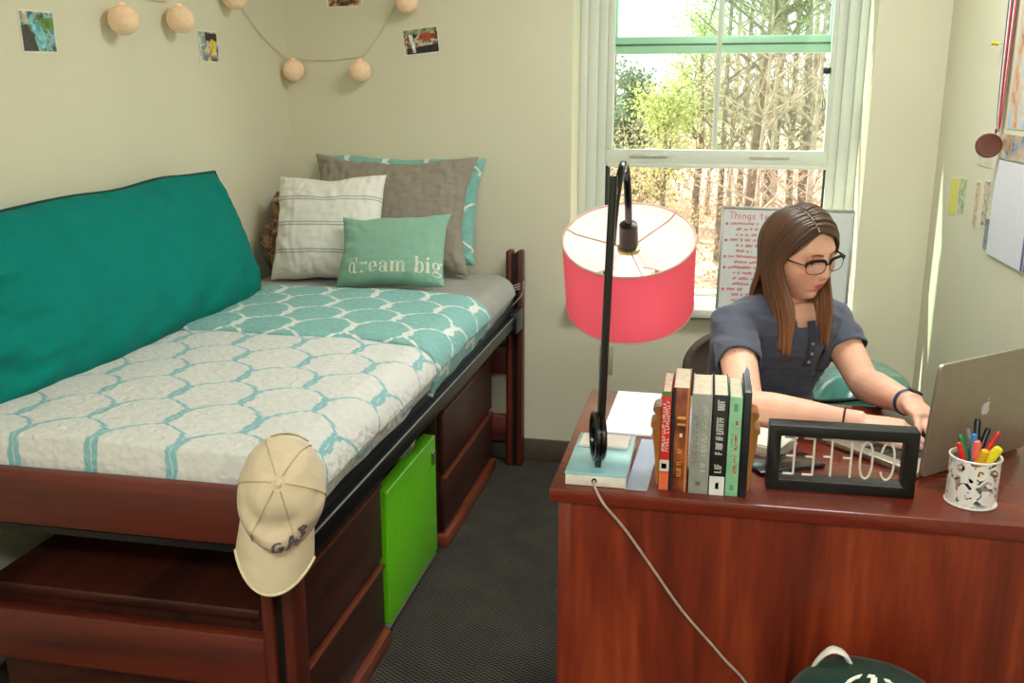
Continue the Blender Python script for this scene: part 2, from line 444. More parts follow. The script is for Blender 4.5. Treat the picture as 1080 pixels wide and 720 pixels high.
bar('headboard', (-1.59, 3.568, .385), (-.762, 3.6, .50), M_bed)
bar('headboard', (-1.59, 3.568, .10), (-.762, 3.6, .21), M_bed)
r = MB().box((-.731, 1.478, .610), (-.703, 3.556, .652)).box((-.76, 1.482, .610), (-.731, 3.55, .618))
rr_ = r.build('side_rail', M_rail, bed, bevel=.003)
MB().box((-.707, 1.479, .6495), (-.7024, 3.42, .6525)).build('rail_highlight', plain('painted_rail_highlight', (140, 140, 137), .4, .2), rr_, bevel=.001)  # pale strip paints a highlight along the rail's top edge
MB().box((-1.625, 1.484, .565), (-1.60, 3.553, .64)).build('side_rail', M_rail, bed, bevel=.003)
r = MB().box((-.742, 3.42, .585), (-.692, 3.553, .668)).build('rail_bracket', M_rail, bed, bevel=.004)
d = MB()
for k in range(22): d.box((-1.6, 1.5 + k * .094, .620), (-.735, 1.545 + k * .094, .634))
d.build('slats', M_black, bed, smooth=False)
# mattress in grey fitted sheet
def fabric(name, c, bump=.25, bs=14, weave=900, var=.05, rough=.85, bd=.012, sheen=.15):
    t = NT(name); v = t.coord()
    w = t.noise(v, bs, 4, .55, .6); k = t.noise(v, weave, 2)
    c2 = tuple(x * (1 - var) for x in c); c3 = tuple(min(255, x * (1 + var)) for x in c)
    t.base(t.ramp(t.math('ADD', t.math('MULTIPLY', w, .5), t.math('MULTIPLY', k, .5)), [(.3, c2), (.7, c3)]))
    h = t.math('ADD', w, t.math('MULTIPLY', k, .03))
    t.bump(h, bump, bd); t.pr(rough, spec=.2, sheen=sheen)
    return t.m
M_grey = fabric('grey_sheet', (150, 147, 136), .6, 8, bd=.02)
def drape(y0, y1, xl, xr, zt, zb, r, out=0, wav=.004, seed=0, ny=60, botfn=None):
    """bed cover section swept along y: flat top, rounded right shoulder, hanging side. returns fn(u,v), arc lengths"""
    prof = [(xl, zt - .03), (xl + .02, zt - .005)]
    for i in range(18): prof.append((xl + .04 + (xr - r - xl - .04) * i / 17, zt + .012 * math.sin(PI * i / 17)))
    for i in range(1, 9):
        a = PI / 2 * (1 - i / 8); prof.append((xr - r + (r + out) * math.cos(a), zt - r + r * math.sin(a)))
    for i in range(1, 9): prof.append((xr + out - .022 * (i / 8), zt - r + (zb - zt + r) * i / 8))
    L = [0]
    for i in range(1, len(prof)): L.append(L[-1] + math.hypot(prof[i][0] - prof[i - 1][0], prof[i][1] - prof[i - 1][1]))
    n = len(prof) - 1
    def fn(u, v):
        k = u * n; i = min(int(k), n - 1); t = k - i
        x = prof[i][0] + (prof[i + 1][0] - prof[i][0]) * t; z = prof[i][1] + (prof[i + 1][1] - prof[i][1]) * t
        y = y0 + (y1 - y0) * v
        side = max(0, (i + t - 27) / 9)
        x += wav * (1 + 2.5 * side) * nz((y * 6 + seed, z * 2, x * 2)); z += wav * nz((x * 7, y * 7, seed + 4)) * (1 - side)
        return (x, y, z)
    def uv(u, v):
        k = u * n; i = min(int(k), n - 1); t = k - i
        return (L[i] + (L[i + 1] - L[i]) * t, y0 + (y1 - y0) * v)
    return fn, uv, n
ms = MB()
fn, uv, n = drape(1.49, 3.52, -1.64, -.700, .806, .692, .07, 0, .004, 3)
def mat_fn(u, v):
    x, y, z = fn(u, v)
    e = sm(.0, .03, v) * sm(0, .035, 1 - v)
    return (x * 1 if x < -.8 else x - .02 * (1 - e), y, .68 + (z - .68) * (.55 + .45 * e))
ms.grid(mat_fn, n * 2, 80, uvfn=uv)
mt = ms.build('mattress', M_grey, solid=.02, angle=80)
tag(mt, 'mattress in a wrinkled grey fitted sheet on the bed frame', 'mattress')
ms = MB().box((-1.63, 1.50, .642), (-.722, 3.51, .74)); ms.build('mattress_base', M_black, mt, bevel=.015)
# quilt with ogee trellis
def trellis(name, ground, line, wid=.072, bump=True):
    t = NT(name)
    tc = t.n('ShaderNodeTexCoord'); sp = t.n('ShaderNodeSeparateXYZ'); t.l(tc.outputs['UV'], sp.inputs[0])
    ov = t.coord()
    wob = t.math('MULTIPLY', t.math('SUBTRACT', t.noise(ov, 28, 1), .5), .25)
    u = t.math('ADD', t.math('MULTIPLY', sp.outputs[0], 1 / .083), wob); v = t.math('MULTIPLY', sp.outputs[1], 1 / .30)
    c = t.math('COSINE', t.math('MULTIPLY', v, 2 * PI))
    c = t.math('MULTIPLY', c, 1.7); c = t.math('MINIMUM', t.math('MAXIMUM', c, -1.0), 1.0)
    j = t.math('MULTIPLY', t.math('SIGN', t.math('SINE', t.math('MULTIPLY', v, 10 * PI))), .06)
    s_ = t.math('ADD', t.math('MULTIPLY', c, .478), j)
    a = t.math('PINGPONG', t.math('SUBTRACT', u, s_), 1.0)
    b = t.math('PINGPONG', t.math('ADD', t.math('SUBTRACT', u, 1.0), s_), 1.0)
    mn = t.math('MINIMUM', a, b)
    mr = t.n('ShaderNodeMapRange'); t.l(mn, mr.inputs[0])
    mr.inputs[1].default_value = wid * .75; mr.inputs[2].default_value = wid * 1.25; mr.inputs[3].default_value = 1; mr.inputs[4].default_value = 0
    gcol = t.ramp(t.noise(ov, 60, 3), [(.3, tuple(x * .96 for x in ground)), (.7, ground)])
    t.base(t.mix(mr.outputs[0], gcol, line))
    q = t.math('ADD', t.math('MULTIPLY', t.noise(ov, 52, 3, .5, .7), 1.0), t.math('MULTIPLY', t.voro(ov, 55), .6))
    t.bump(q, .7, .008); t.pr(.85, spec=.15, sheen=.1)
    return t.m
M_q1 = trellis('quilt_white', (216, 215, 208), (132, 180, 182))
M_q2 = trellis('quilt_reverse', (132, 182, 176), (222, 224, 214), .08)
fn, uv, n = drape(1.472, 2.42, -1.645, -.700, .820, .700, .075, .014, .005, 9)
def q_fn(u, v):
    x, y, z = fn(u, v); e = sm(-.02, .03, v)
    hem = max(0, u - 29 / n) * 1.0
    return (x, y, z - .13 * (1 - sm(-.004, .022, v)) * (1 if z > .78 else 0) - .0 * hem)
ms = MB(); ms.grid(q_fn, n * 3, 110, uvfn=uv)
ql = ms.build('quilt', M_q1, solid=.012, angle=80)
tag(ql, 'white quilt with a turquoise trellis pattern spread over the bed', 'quilt')
fn2, uv2, n = drape(2.325, 2.965, -1.645, -.697, .834, .692, .078, .016, .005, 21)
def q2(u, v):
    x, y, z = fn2(u, v)
    e = sm(0, .035, v) * sm(0, .05, 1 - v)
    return (x, y + .02 * nz((x * 4, 7, 0)), z - .012 * (1 - e))
ms = MB(); ms.grid(q2, n * 3, 80, uvfn=uv2)
tag(ms.build('turned_back_band', M_q2, ql, solid=.016, angle=80), 'turquoise turned-back band with white trellis lines')
# ================================================================== CUSHIONS
def cushion_fn(C, Wd, Hd, w, h, T, pinch=.07, pw=.45, sag=.2, wr=.006, seed=0, wf=5, wob=0.0, fold=0.0):
    C, Wd, Hd = Vector(C), Vector(Wd).normalized(), Vector(Hd); Hd = (Hd - Wd * Hd.dot(Wd)).normalized(); N = Wd.cross(Hd)
    def P(u, v, side=1, off=0.0):
        uu = u * (1 - pinch * (1 - v * v) * abs(u) ** 2); vv = v * (1 - pinch * w / h * .8 * (1 - u * u) * abs(v) ** 2)
        prof = max(0, (1 - abs(u) ** 2.6)) ** pw * max(0, (1 - abs(v) ** 2.6)) ** pw
        t = T / 2 * prof * (1 - sag * v)
        edge = prof
        q = C + Wd * (uu * w / 2) + Hd * (vv * h / 2)
        k = wr * (.3 + .7 * (1 - edge)) * (1 if abs(u) < .999 and abs(v) < .999 else .0)
        n1 = nz((uu * w * wf * 6 + seed, vv * h * wf * 2, side * 3 + seed)) + .6 * nz((uu * w * wf * 3, vv * h * wf * 9 + seed, side))
        if wob: q += Hd * (wob * nz((u * 2.6 + seed, v * .7, 1)) * abs(v)) + Wd * (wob * .5 * nz((v * 2.2, u * .5 + seed, 4)) * abs(u))
        fd = 0
        if fold:
            fd = fold * (math.exp(-((u + .80) / .22) ** 2) * (math.sin(v * 15 + u * 7 + 2 * nz((u * 3, v * 3, seed))) + .5 * math.sin(v * 27 - u * 9)) + .9 * math.exp(-((v - .72) / .22) ** 2) * math.sin(u * 21 + v * 9 + 3 * nz((u * 4, v * 2, 1))) * (.4 + .6 * nz((u * 5, 0, 3))) + .6 * math.exp(-((v + .75) / .25) ** 2) * math.sin(u * 17 - v * 7)) * edge ** .35
        return q + N * (side * (t + k * n1 + fd + off))
    return P, N
def cushion(name, mat, parent=None, mats=None, n=36, **kw):
    P, N = cushion_fn(**kw)
    m = MB()
    w, h = kw['w'], kw['h']
    m.grid(lambda u, v: P(2 * u - 1, 2 * v - 1, 1), n, n, uvfn=lambda u, v: (u * w, v * h))
    m.grid(lambda u, v: P(2 * u - 1, 2 * v - 1, -1), n, n, uvfn=lambda u, v: (u * w + 1, v * h), flip=True)
    o = m.build(name, mat, parent, weld=True, angle=180, subd=1)
    return o, P
def piping(P, name, mat, parent, r=.004, k=1.0):
    pts = []
    for i in range(28): pts.append(P(-1 + 2 * i / 28, -1))
    for i in range(20): pts.append(P(1, -1 + 2 * i / 20))
    for i in range(28): pts.append(P(1 - 2 * i / 28, 1))
    for i in range(20): pts.append(P(-1, 1 - 2 * i / 20))
    return MB().tube(pts, r, 6, loop=True).build(name, mat, parent)
M_teal = fabric('teal_cotton', (0, 118, 106), .5, 9, 800, .06, .98, .02, sheen=0)
o, P = cushion('body_pillow', M_teal, C=(-1.535, 2.18, 1.006), Wd=(.03, 1, .025), Hd=(-.135, -.07, .40), w=1.37, h=.42, T=.22, pinch=-.01, pw=.44, sag=.15, wr=.010, seed=2, wf=2.0, wob=.016, fold=.011, n=90)
tag(o, 'long teal body pillow leaning against the left wall', 'pillow')
piping(P, 'piping', fabric('teal_piping', (6, 62, 56), .1), o, .005)
M_sham = trellis('sham_trellis', (130, 184, 172), (226, 228, 214), .085)
o, P = cushion('pillow', M_sham, C=(-1.195, 3.545, 1.04), Wd=(1, -.02, -.01), Hd=(0, .14, .40), w=.69, h=.43, T=.13, pinch=.07, seed=5, wr=.012, wob=.014, fold=.004, n=50)
tag(o, 'turquoise pillow with a white trellis print, rearmost against the back wall', 'pillow')
o, P = cushion('pillow', fabric('taupe_cotton', (142, 133, 118), .3, 9), C=(-1.175, 3.405, 1.035), Wd=(1, -.03, 0), Hd=(0, .15, .40), w=.66, h=.46, T=.16, pinch=.13, pw=.5, seed=11, wr=.016, wob=.012, fold=.006, n=60)
tag(o, 'plain grey-brown pillow behind the white striped cushion', 'pillow')
def stripes():
    t = NT('striped_linen'); tc = t.n('ShaderNodeTexCoord'); sp = t.n('ShaderNodeSeparateXYZ'); t.l(tc.outputs['UV'], sp.inputs[0])
    v = sp.outputs[1]; acc = None
    for c in (.10, .11, .20, .21, .295, .305):
        d = t.math('LESS_THAN', t.math('ABSOLUTE', t.math('SUBTRACT', v, c)), .0022)
        acc = d if acc is None else t.math('MAXIMUM', acc, d)
    t.base(t.mix(acc, (226, 223, 212), (164, 166, 162)))
    t.bump(t.math('ADD', t.noise(t.coord(), 12, 4), t.math('MULTIPLY', acc, .25)), .25, .008); t.pr(.85, spec=.2, sheen=.1)
    return t.m
o, P = cushion('cushion', stripes(), C=(-1.340, 3.205, 1.0), Wd=(1, -.04, .02), Hd=(-.02, .12, .36), w=.43, h=.395, T=.14, pinch=.10, pw=.5, seed=17, wr=.010, wob=.010, fold=.003, n=50)
tag(o, 'white square cushion with thin grey stripes', 'cushion')
mintP = dict(C=(-1.045, 3.045, .950), Wd=(1, -.03, .055), Hd=(-.06, .13, .24), w=.40, h=.265, T=.11, pinch=.09, pw=.5, seed=23, wr=.006, wob=.008, fold=.002)
mint, P = cushion('cushion', fabric('mint_cotton', (132, 172, 150), .15, 9, 700, .04), **mintP)
tag(mint, 'small mint green cushion lettered dream big', 'cushion')
# lettering: fat-face serif glyphs as mapped outlines
def ring(cx, cy, ro, ri, a0=0, a1=360, n=26):
    q = []
    for i in range(n):
        t0, t1 = (math.radians(a0 + (a1 - a0) * k / n) for k in (i, i + 1))
        q.append([(cx + ro[0] * math.cos(t0), cy + ro[1] * math.sin(t0)), (cx + ro[0] * math.cos(t1), cy + ro[1] * math.sin(t1)), (cx + ri[0] * math.cos(t1), cy + ri[1] * math.sin(t1)), (cx + ri[0] * math.cos(t0), cy + ri[1] * math.sin(t0))])
    return q
def rc(x0, y0, x1, y1): return [[(x0, y0), (x1, y0), (x1, y1), (x0, y1)]]
def disc(cx, cy, r): return ring(cx, cy, (r, r), (0, 0), n=14)
SER = .03
GL = {
 'd': (ring(.21, .25, (.20, .26), (.085, .225)) + rc(.32, 0, .45, .74) + rc(.24, .71, .45, .74) + rc(.32, 0, .52, SER), .58),
 'r': (rc(.06, 0, .19, .5) + rc(0, 0, .26, SER) + rc(0, .47, .19, .5) + ring(.30, .30, (.14, .20), (.09, .17), 80, 170) + disc(.34, .43, .07), .46),
 'e': (ring(.22, .25, (.21, .26), (.085, .225), 0, 315) + rc(.05, .24, .43, .275), .50),
 'a': (rc(.26, .02, .385, .40) + ring(.18, .14, (.16, .15), (.07, .115)) + ring(.2, .36, (.185, .15), (.14, .115), 0, 160) + disc(.08, .38, .06) + rc(.36, 0, .46, .03), .50),
 'm': (rc(.05, 0, .17, .5) + rc(.31, 0, .43, .42) + rc(.57, 0, .69, .42) + rc(0, .47, .17, .5) + rc(0, 0, .22, SER) + rc(.26, 0, .48, SER) + rc(.52, 0, .74, SER) + ring(.29, .36, (.14, .15), (.10, .11), 0, 170) + ring(.55, .36, (.14, .15), (.10, .11), 0, 170), .80),
 'b': (rc(.07, 0, .20, .74) + rc(0, .71, .20, .74) + ring(.30, .25, (.20, .26), (.085, .225)), .55),
 'i': (rc(.06, 0, .19, .5) + rc(0, 0, .25, SER) + rc(0, .47, .19, .5) + disc(.125, .64, .075), .31),
 'g': (ring(.2, .33, (.18, .18), (.075, .15)) + ring(.2, -.06, (.2, .13), (.15, .08)) + disc(.40, .47, .055) + rc(.1, .06, .3, .12), .48),
 ' ': ([], .30),
 'G': (ring(.30, .36, (.28, .36), (.15, .28), 40, 325) + rc(.40, .05, .58, .36) + rc(.32, .30, .62, .38), .70),
 'A': ([[(.0, 0), (.13, 0), (.38, .72), (.24, .72)], [(.62, 0), (.45, 0), (.22, .72), (.38, .72)]] + rc(.15, .2, .48, .29) + rc(-.06, 0, .2, .07) + rc(.4, 0, .68, .07), .74),
 'P': (rc(.07, 0, .22, .72) + rc(0, 0, .3, .07) + rc(0, .65, .22, .72) + ring(.22, .52, (.27, .20), (.13, .12), -90, 90), .58),
}
def letter(mb, text, x, y, size, P, mi=0):
    for ch in text:
        q, adv = GL[ch]
        for poly in q: mb.add([P(x + a * size, y + b * size) for a, b in poly], [tuple(range(len(poly)))], mi)
        x += adv * size
    return x
m = MB()
M_print = fabric('cream_print', (214, 214, 192), .05)
PM = lambda x, y: P(x / .20, y / .1325, 1, .0014)
xe = letter(m, 'dream', -.140, -.090, .076, PM)
m.build('lettering', M_print, mint, smooth=False)
m = MB(); letter(m, 'big', xe + .03 * .76, -.090, .076, PM); m.build('lettering', M_print, mint, smooth=False)
# throw of mottled fur
def fur():
    t = NT('mottled_fur'); v = t.coord()
    t.base(t.ramp(t.math('ADD', t.math('MULTIPLY', t.noise(v, 32, 3, .6, .5), .7), t.math('MULTIPLY', t.noise(v, 130, 2), .3)), [(.38, (40, 22, 10)), (.48, (110, 66, 26)), (.6, (190, 140, 76))]))
    t.bump(t.noise(v, 160, 3), .9, .012); t.pr(.95, spec=.1, sheen=.3)
    return t.m
m = MB()
def fy(u, v, c, r):
    th = PI * v; ph = 2 * PI * u
    d = Vector((math.sin(th) * math.cos(ph), math.sin(th) * math.sin(ph), -math.cos(th)))
    k = 1 + .28 * nz(d * 3.4 + Vector(c)) + .14 * nz(d * 9)
    return (c[0] + d.x * r[0] * k, c[1] + d.y * r[1] * k, c[2] + d.z * r[2] * k)
m.grid(lambda u, v: fy(u, v, (-1.535, 3.36, .92), (.115, .15, .12)), 48, 30)
m.grid(lambda u, v: fy(u, v, (-1.56, 3.42, 1.03), (.09, .09, .09)), 40, 26)
tag(m.build('throw_blanket', fur(), angle=180), 'bundled mottled brown furry throw in the bed corner', 'throw')
# ================================================================== CHESTS UNDER THE BED
M_edge = wood('chest_edge', (70, 28, 16), (112, 52, 32), (140, 70, 44), 'y', .35)
def chest(y0, y1, label):
    t = thing('drawer_chest', (-1.10, (y0 + y1) / 2, 0), label, 'chest of drawers')
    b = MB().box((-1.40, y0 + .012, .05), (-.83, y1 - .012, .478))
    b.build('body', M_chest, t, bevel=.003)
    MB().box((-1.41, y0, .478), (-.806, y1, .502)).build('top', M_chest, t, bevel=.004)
    MB().box((-1.40, y0 + .004, 0), (-.795, y1 - .004, .045)).build('plinth', M_edge, t, bevel=.006)
    for za, zb in ((.055, .243), (.262, .472)):
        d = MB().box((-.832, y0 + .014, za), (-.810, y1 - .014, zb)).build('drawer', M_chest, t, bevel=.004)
        MB().box((-.822, y0 + .014, zb - .007), (-.804, y1 - .014, zb + .002)).build('pull_edge', M_edge, d, bevel=.002)
    return t
chest(1.50, 2.215, 'dark wood two-drawer chest under the foot of the bed')
chest(2.79, 3.525, 'dark wood two-drawer chest under the head of the bed')
# ================================================================== MINI FRIDGE
fr = thing('mini_fridge', (-1.03, 2.455, 0), 'small lime green refrigerator between the two chests under the bed', 'refrigerator')
MB().box((-1.27, 2.232, .03), (-.85, 2.692, .432)).build('cabinet', M_black, fr, bevel=.006)
for y in (2.27, 2.65):
    for x in (-1.2, -.9): MB().lathe([(.02, 0), (.02, .031)], (x, y, 0), n=12).build('foot', M_black, fr)
MB().box((-.846, 2.228, .045), (-.804, 2.696, .436)).build('door', plain('lime_enamel', (112, 208, 26), .32, var=.02, coat=.2), fr, bevel=.005, seg=3)
MB().box((-.845, 2.232, .028), (-.808, 2.692, .043)).build('door_trim', plain('silver_trim', (196, 200, 190), .3, .6), fr, bevel=.003)
lk = MB().lathe([(.009, -.004), (.011, .002), (.009, .005)], (-.803, 2.655, .385), (1, 0, 0), 14)
lk.box((-.802, 2.649, .352), (-.797, 2.661, .378)); lk.build('lock', plain('chrome_lock', (170, 170, 165), .25, .9), fr)
def film():
    t = NT('clear_film'); v = t.coord()
    t.base((240, 243, 245)); t.pr(.15, spec=.8)
    t.bump(t.noise(v, 40, 3, .6, 1.0), .8, .02)
    t.l(t.ramp(t.noise(v, 26, 3), [(.4, (120, 120, 120)), (.6, (225, 225, 225))]), t.b.inputs['Alpha'])
    return t.m
bag = MB()
def bagf(u, v):
    a = 2 * PI * u; k = math.sin(PI * min(.999, max(.001, v)))
    x = -.945 + .142 * math.cos(a) * k ** .25; y = 2.46 + .21 * math.sin(a) * k ** .25
    z = .439 + .095 * v + .04 * v * nz((x * 22, y * 14, 3))
    return (x + .012 * nz((y * 30, z * 40, 0)), y + .012 * nz((x * 30, z * 40, 5)), max(.4375, z))
bag.grid(bagf, 60, 16)
tag(bag.build('plastic_bag', film(), angle=60), 'crumpled clear plastic bag lying on the green refrigerator', 'bag')
# ================================================================== CAPS AND BAG
M_khaki = fabric('khaki_twill', (208, 190, 158), .5, 18, 1200, .05, bd=.006)
M_mono = fabric('plum_grey_thread', (92, 78, 84), .1, 60)
def v3(*a): return Vector(a)
capU = v3(.33, -.80, .50).normalized(); capF = v3(.04, -.55, -.83); capF = (capF - capU * capF.dot(capU)).normalized(); capS = v3(1, 0, 0); capS = (capS - capU * capS.dot(capU) - capF * capS.dot(capF)).normalized()
capC = v3(-.680, 1.375, .812)
cap = thing('baseball_cap', tuple(capC), 'beige baseball cap hanging over the front corner post of the bed', 'cap')
def dome(b, e, off=0.0):
    ce = max(0, math.cos(e)) ** .72; se = max(0, math.sin(e)) ** .95
    lf = .098 if math.cos(b) > 0 else .092
    p = capC + capF * (math.cos(b) * lf * ce) + capS * (math.sin(b) * .073 * ce) + capU * ((.098 + off) * se)
    fr = math.exp(-((b / .8) ** 2)) * math.exp(-(((e - .95) / .3) ** 2))
    p -= capU * (.034 * fr)
    n = nz(p * 17) * .008 + nz(p * 30) * .004 + nz(p * 60) * .002
    p += (p - capC).normalized() * (n * min(1, e * 3) + off)
    return p
m = MB(); m.grid(lambda u, v: dome(2 * PI * u - PI, v * PI / 2 * .999), 64, 26)
cr = m.build('crown', M_khaki, cap, solid=.003, weld=True, angle=180)
m = MB().lathe([(.007, 0), (.0075, .003), (.004, .006)], tuple(dome(0, PI / 2)), capU, 14); m.build('button', M_khaki, cap)
m = MB()
for b in (PI / 6, PI / 2, 5 * PI / 6, -PI / 6, -PI / 2, -5 * PI / 6):
    m.tube([dome(b, .03 + (PI / 2 - .1) * k / 14, .0008) for k in range(15)], .0013, 5)
m.build('seams', plain('khaki_thread', (186, 168, 124), .8), cr)
capB = (capF * .90 - capU * .42).normalized(); capN = (capU * .90 + capF * .42).normalized()
def brim(u, v):
    a = (2 * u - 1) * .99
    b0 = dome(a, .0)
    ext = .078 * v * math.cos(a * .98) ** .5 if abs(a) < 1.55 else 0
    x = math.sin(a)
    return b0 + capB * ext + capS * (.006 * v * x) - capN * (.026 * x * x * v - .002)
m = MB(); m.grid(brim, 36, 12); m.build('brim', M_khaki, cap, solid=.004, angle=180)
m = MB(); m.tube([brim(k / 30, .99) for k in range(31)], .0028, 6); m.build('brim_edge', plain('brim_binding', (220, 206, 168), .8), cap)
m = MB(); m.tube([dome(PI + (k / 12 - .5) * .9, .0) + capU * .012 + capF * -.004 for k in range(13)], [(.002, .008)] * 13, 6, ref=tuple(capU)); m.build('back_strap', M_khaki, cap)
m = MB()
letter(m, 'GAP', -.2, 0, 1.0, lambda x, y: dome(.52 + (x - .95) * .46, .30 + y * .46 + (x - .95) * .05, .0022))
m.build('lettering', M_mono, cap, smooth=False, solid=.0015, off=1)
# green bag in front of the desk
M_gbag = fabric('dark_green_canvas', (22, 50, 36), .25, 16)
bp = thing('bag', (.305, 1.465, 0), 'dark green bag with a white emblem standing against the desk front', 'bag')
def sgn(x, p): return math.copysign(abs(x) ** p, x)
def bagp(ph, th, off=0):
    c = v3(.308, 1.455, .262)
    q = v3(.175 * sgn(math.cos(th), .55) * sgn(math.cos(ph), .8), .105 * sgn(math.cos(th), .6) * sgn(math.sin(ph), .8), .262 * sgn(math.sin(th), .8))
    q.y += .03 * max(0, math.sin(th)) ** 3
    q.z += .010 * math.exp(-((q.x - .0) / .07) ** 2) * (1 if th > .5 else 0) - .018 * max(0, q.x / .165) * max(0, math.sin(th)) + .014 * max(0, -q.x / .165) * max(0, math.sin(th))
    q += v3(nz(q * 12), nz(q * 12 + v3(5, 0, 0)), 0) * .006
    p = c + q + q.normalized() * off; p.z = max(.0, p.z); return p
m = MB(); m.grid(lambda u, v: bagp(2 * PI * u, (v - .5) * PI), 56, 44)
m.build('body', M_gbag, bp, weld=True, angle=180)
M_white = fabric('white_webbing', (232, 228, 214), .1, 40)
m = MB(); m.tube(bez([(.206, 1.507, .45), (.213, 1.505, .512), (.232, 1.503, .545), (.250, 1.503, .550), (.268, 1.503, .532), (.278, 1.505, .46)], 6), [(.013, .004)] * 31, 8, ref=(0, .1, 1)); m.build('strap_loop', M_white, bp)
m = MB()
def bm_(x, y):   # emblem plane: x across, y up over the front shoulder of the bag
    th = 1.22 + y * .30; ph = -PI / 2 + x * 1.5
    return bagp(ph, th, .005)
for poly in ring(-.22, .2, (.26, .62), (.15, .42), 100, 250) + ring(.28, .45, (.22, .32), (.09, .20), -80, 100) + rc(.02, -.5, .14, .78) + rc(-.08, .72, .10, .86):
    m.add([bm_((a - .16) * .62, b) for a, b in poly], [(0, 1, 2, 3)])
m.build('emblem', M_white, bp, smooth=False, solid=.002, off=1)
# ================================================================== DESK
M_desk = wood('desk_front_laminate', (60, 15, 7), (122, 42, 20), (170, 74, 36), 'z', .35, 7, .2)
M_dtop = wood('desk_top_laminate', (84, 24, 12), (114, 38, 21), (132, 50, 29), 'x', .25, 9, .4)
dk = thing('desk', (.26, 1.91, 0), 'reddish wood desk with a solid front panel', 'desk')
MB().box((-.262, 1.60, .733), (.772, 2.225, .76)).build('desk_top', M_dtop, dk, bevel=.003)
MB().box((-.222, 1.612, 0), (.765, 1.634, .733)).build('front_panel', M_desk, dk)
MB().box((-.246, 1.612, 0), (-.222, 2.21, .733)).build('side_panel', M_desk, dk, bevel=.002)
MB().box((.741, 1.634, 0), (.765, 2.21, .733)).build('side_panel', M_desk, dk, bevel=.002)
ZD = .7605
# ---------------------------------------------------------------- lamp
lp = thing('table_lamp', (-.18, 1.70, ZD), 'black gooseneck lamp with a pink drum shade on the desk', 'lamp')
M_lb = plain('glossy_pale_blue', (150, 206, 214), .12, coat=.6, var=.02)
MB().box((-.236, 1.622, ZD), (-.124, 1.84, ZD + .021)).build('base', plain('lamp_base_white', (226, 218, 204), .4), lp, bevel=.002)
MB().box((-.237, 1.621, ZD + .021), (-.123, 1.841, ZD + .0255)).build('base_top', M_lb, lp, bevel=.001)
M_pole = plain('black_enamel', (14, 14, 15), .22, .3, coat=.5)
MB().tube([(-.178, 1.668, .83), (-.166, 1.672, 1.322)], [.0078, .0074], 12).build('pole', M_pole, lp)
m = MB(); rc_ = v3(-.181, 1.668, .842)
for k, (rr, dx) in enumerate(((.043, -.006), (.040, .004))):
    m.tube([rc_ + v3(dx, 0, 0) + v3(-.28, 1, 0).normalized() * math.cos(2 * PI * i / 28) * rr * .92 + v3(0, 0, 1) * math.sin(2 * PI * i / 28) * rr for i in range(28)], .0062, 8, loop=True)
m.tube([(-.181, 1.664, .803), (-.179, 1.655, ZD + .024)], [(.008, .008), (.0055, .0055)], 8)
m.build('coil', M_pole, lp)
axU = v3(.0, -math.sin(math.radians(26)), math.cos(math.radians(26)))
rimC = v3(-.150, 1.835, 1.19)
SR, SH = .129, .158
soT = rimC + axU * .032
MB().tube(bez([(-.167, 1.681, 1.20), (-.163, 1.684, 1.27), (-.157, 1.705, 1.325), (-.154, 1.742, 1.338), (-.152, 1.776, 1.312), soT + axU * .045, soT], 6), .0072, 10).build('gooseneck', M_pole, lp)
m = MB().lathe([(.009, .036), (.0175, .032), (.018, .0), (.018, -.016), (.013, -.018)], tuple(rimC), axU, 24)
so = m.build('socket', plain('bronze_black', (44, 38, 30), .35, .5), lp)
MB().lathe([(.0185, -.018), (.022, -.02), (.022, -.026), (.0185, -.027)], tuple(rimC), axU, 24).build('socket_ring', plain('brass', (176, 160, 110), .3, .8), so)
ax1 = axU.orthogonal().normalized(); ax2 = axU.cross(ax1)
def sp(a, r, h): return rimC + (v3(1, 0, 0) * math.cos(a) + axU.cross(v3(1, 0, 0)) * math.sin(a)) * r + axU * h
def shade_mat(n, c, tr_):
    t = NT(n); t.base(c)
    t.bump(t.noise(t.coord('Object', (1, 1, .3)), 500, 2), .05, .001); t.pr(.75, spec=.2)
    tl = t.n('ShaderNodeBsdfTranslucent'); tl.inputs[0].default_value = (*lin(c), 1); mx = t.n('ShaderNodeMixShader'); mx.inputs[0].default_value = tr_
    t.l(t.b.outputs[0], mx.inputs[1]); t.l(tl.outputs[0], mx.inputs[2]); t.l(mx.outputs[0], t.out.inputs[0])
    return t.m
m = MB().rings([[sp(2 * PI * k / 64, SR, h) for k in range(64)] for h in (0, -SH * .33, -SH * .66, -SH)], True, (False, False))
sh = m.build('lamp_shade', shade_mat('pink_fabric', (255, 124, 146), .62), lp)
m = MB().rings([[sp(2 * PI * k / 64, SR - .0022, h) for k in range(64)] for h in (-.0005, -SH * .33, -SH * .66, -SH + .0005)], True, (False, False))
m.build('shade_lining', shade_mat('white_lining', (250, 246, 240), .22), sh)
m = MB()
for h in (0, -SH): m.tube([sp(2 * PI * k / 64, SR - .001, h) for k in range(64)], .0022, 6, loop=True)
m.build('shade_rim', plain('rim_trim', (196, 160, 148), .5), sh)
m = MB()
for a in (PI * .93, PI * .27, PI * 1.6): m.tube([sp(a, .018, -.022), sp(a, SR * .85, -.010), sp(a, SR - .002, -.001)], .0016, 6)
m.build('shade_spider', plain('spider_wire', (176, 160, 130), .35, .7), sh)
bu = MB().lathe([(.011, -.026), (.012, -.04), (.024, -.062), (.030, -.085), (.024, -.108), (.008, -.118)], tuple(rimC), axU, 24)
bu.build('bulb', emit('bulb_glass', (255, 244, 228), 1.2), lp)
l_ = lamp('table_lamp_glow', 'POINT', tuple(rimC - axU * .075), 13.0, color=(1, .92, .84), shadow_soft_size=.03); l_.parent = lp; l_.location = (rimC - axU * .075) - lp.location
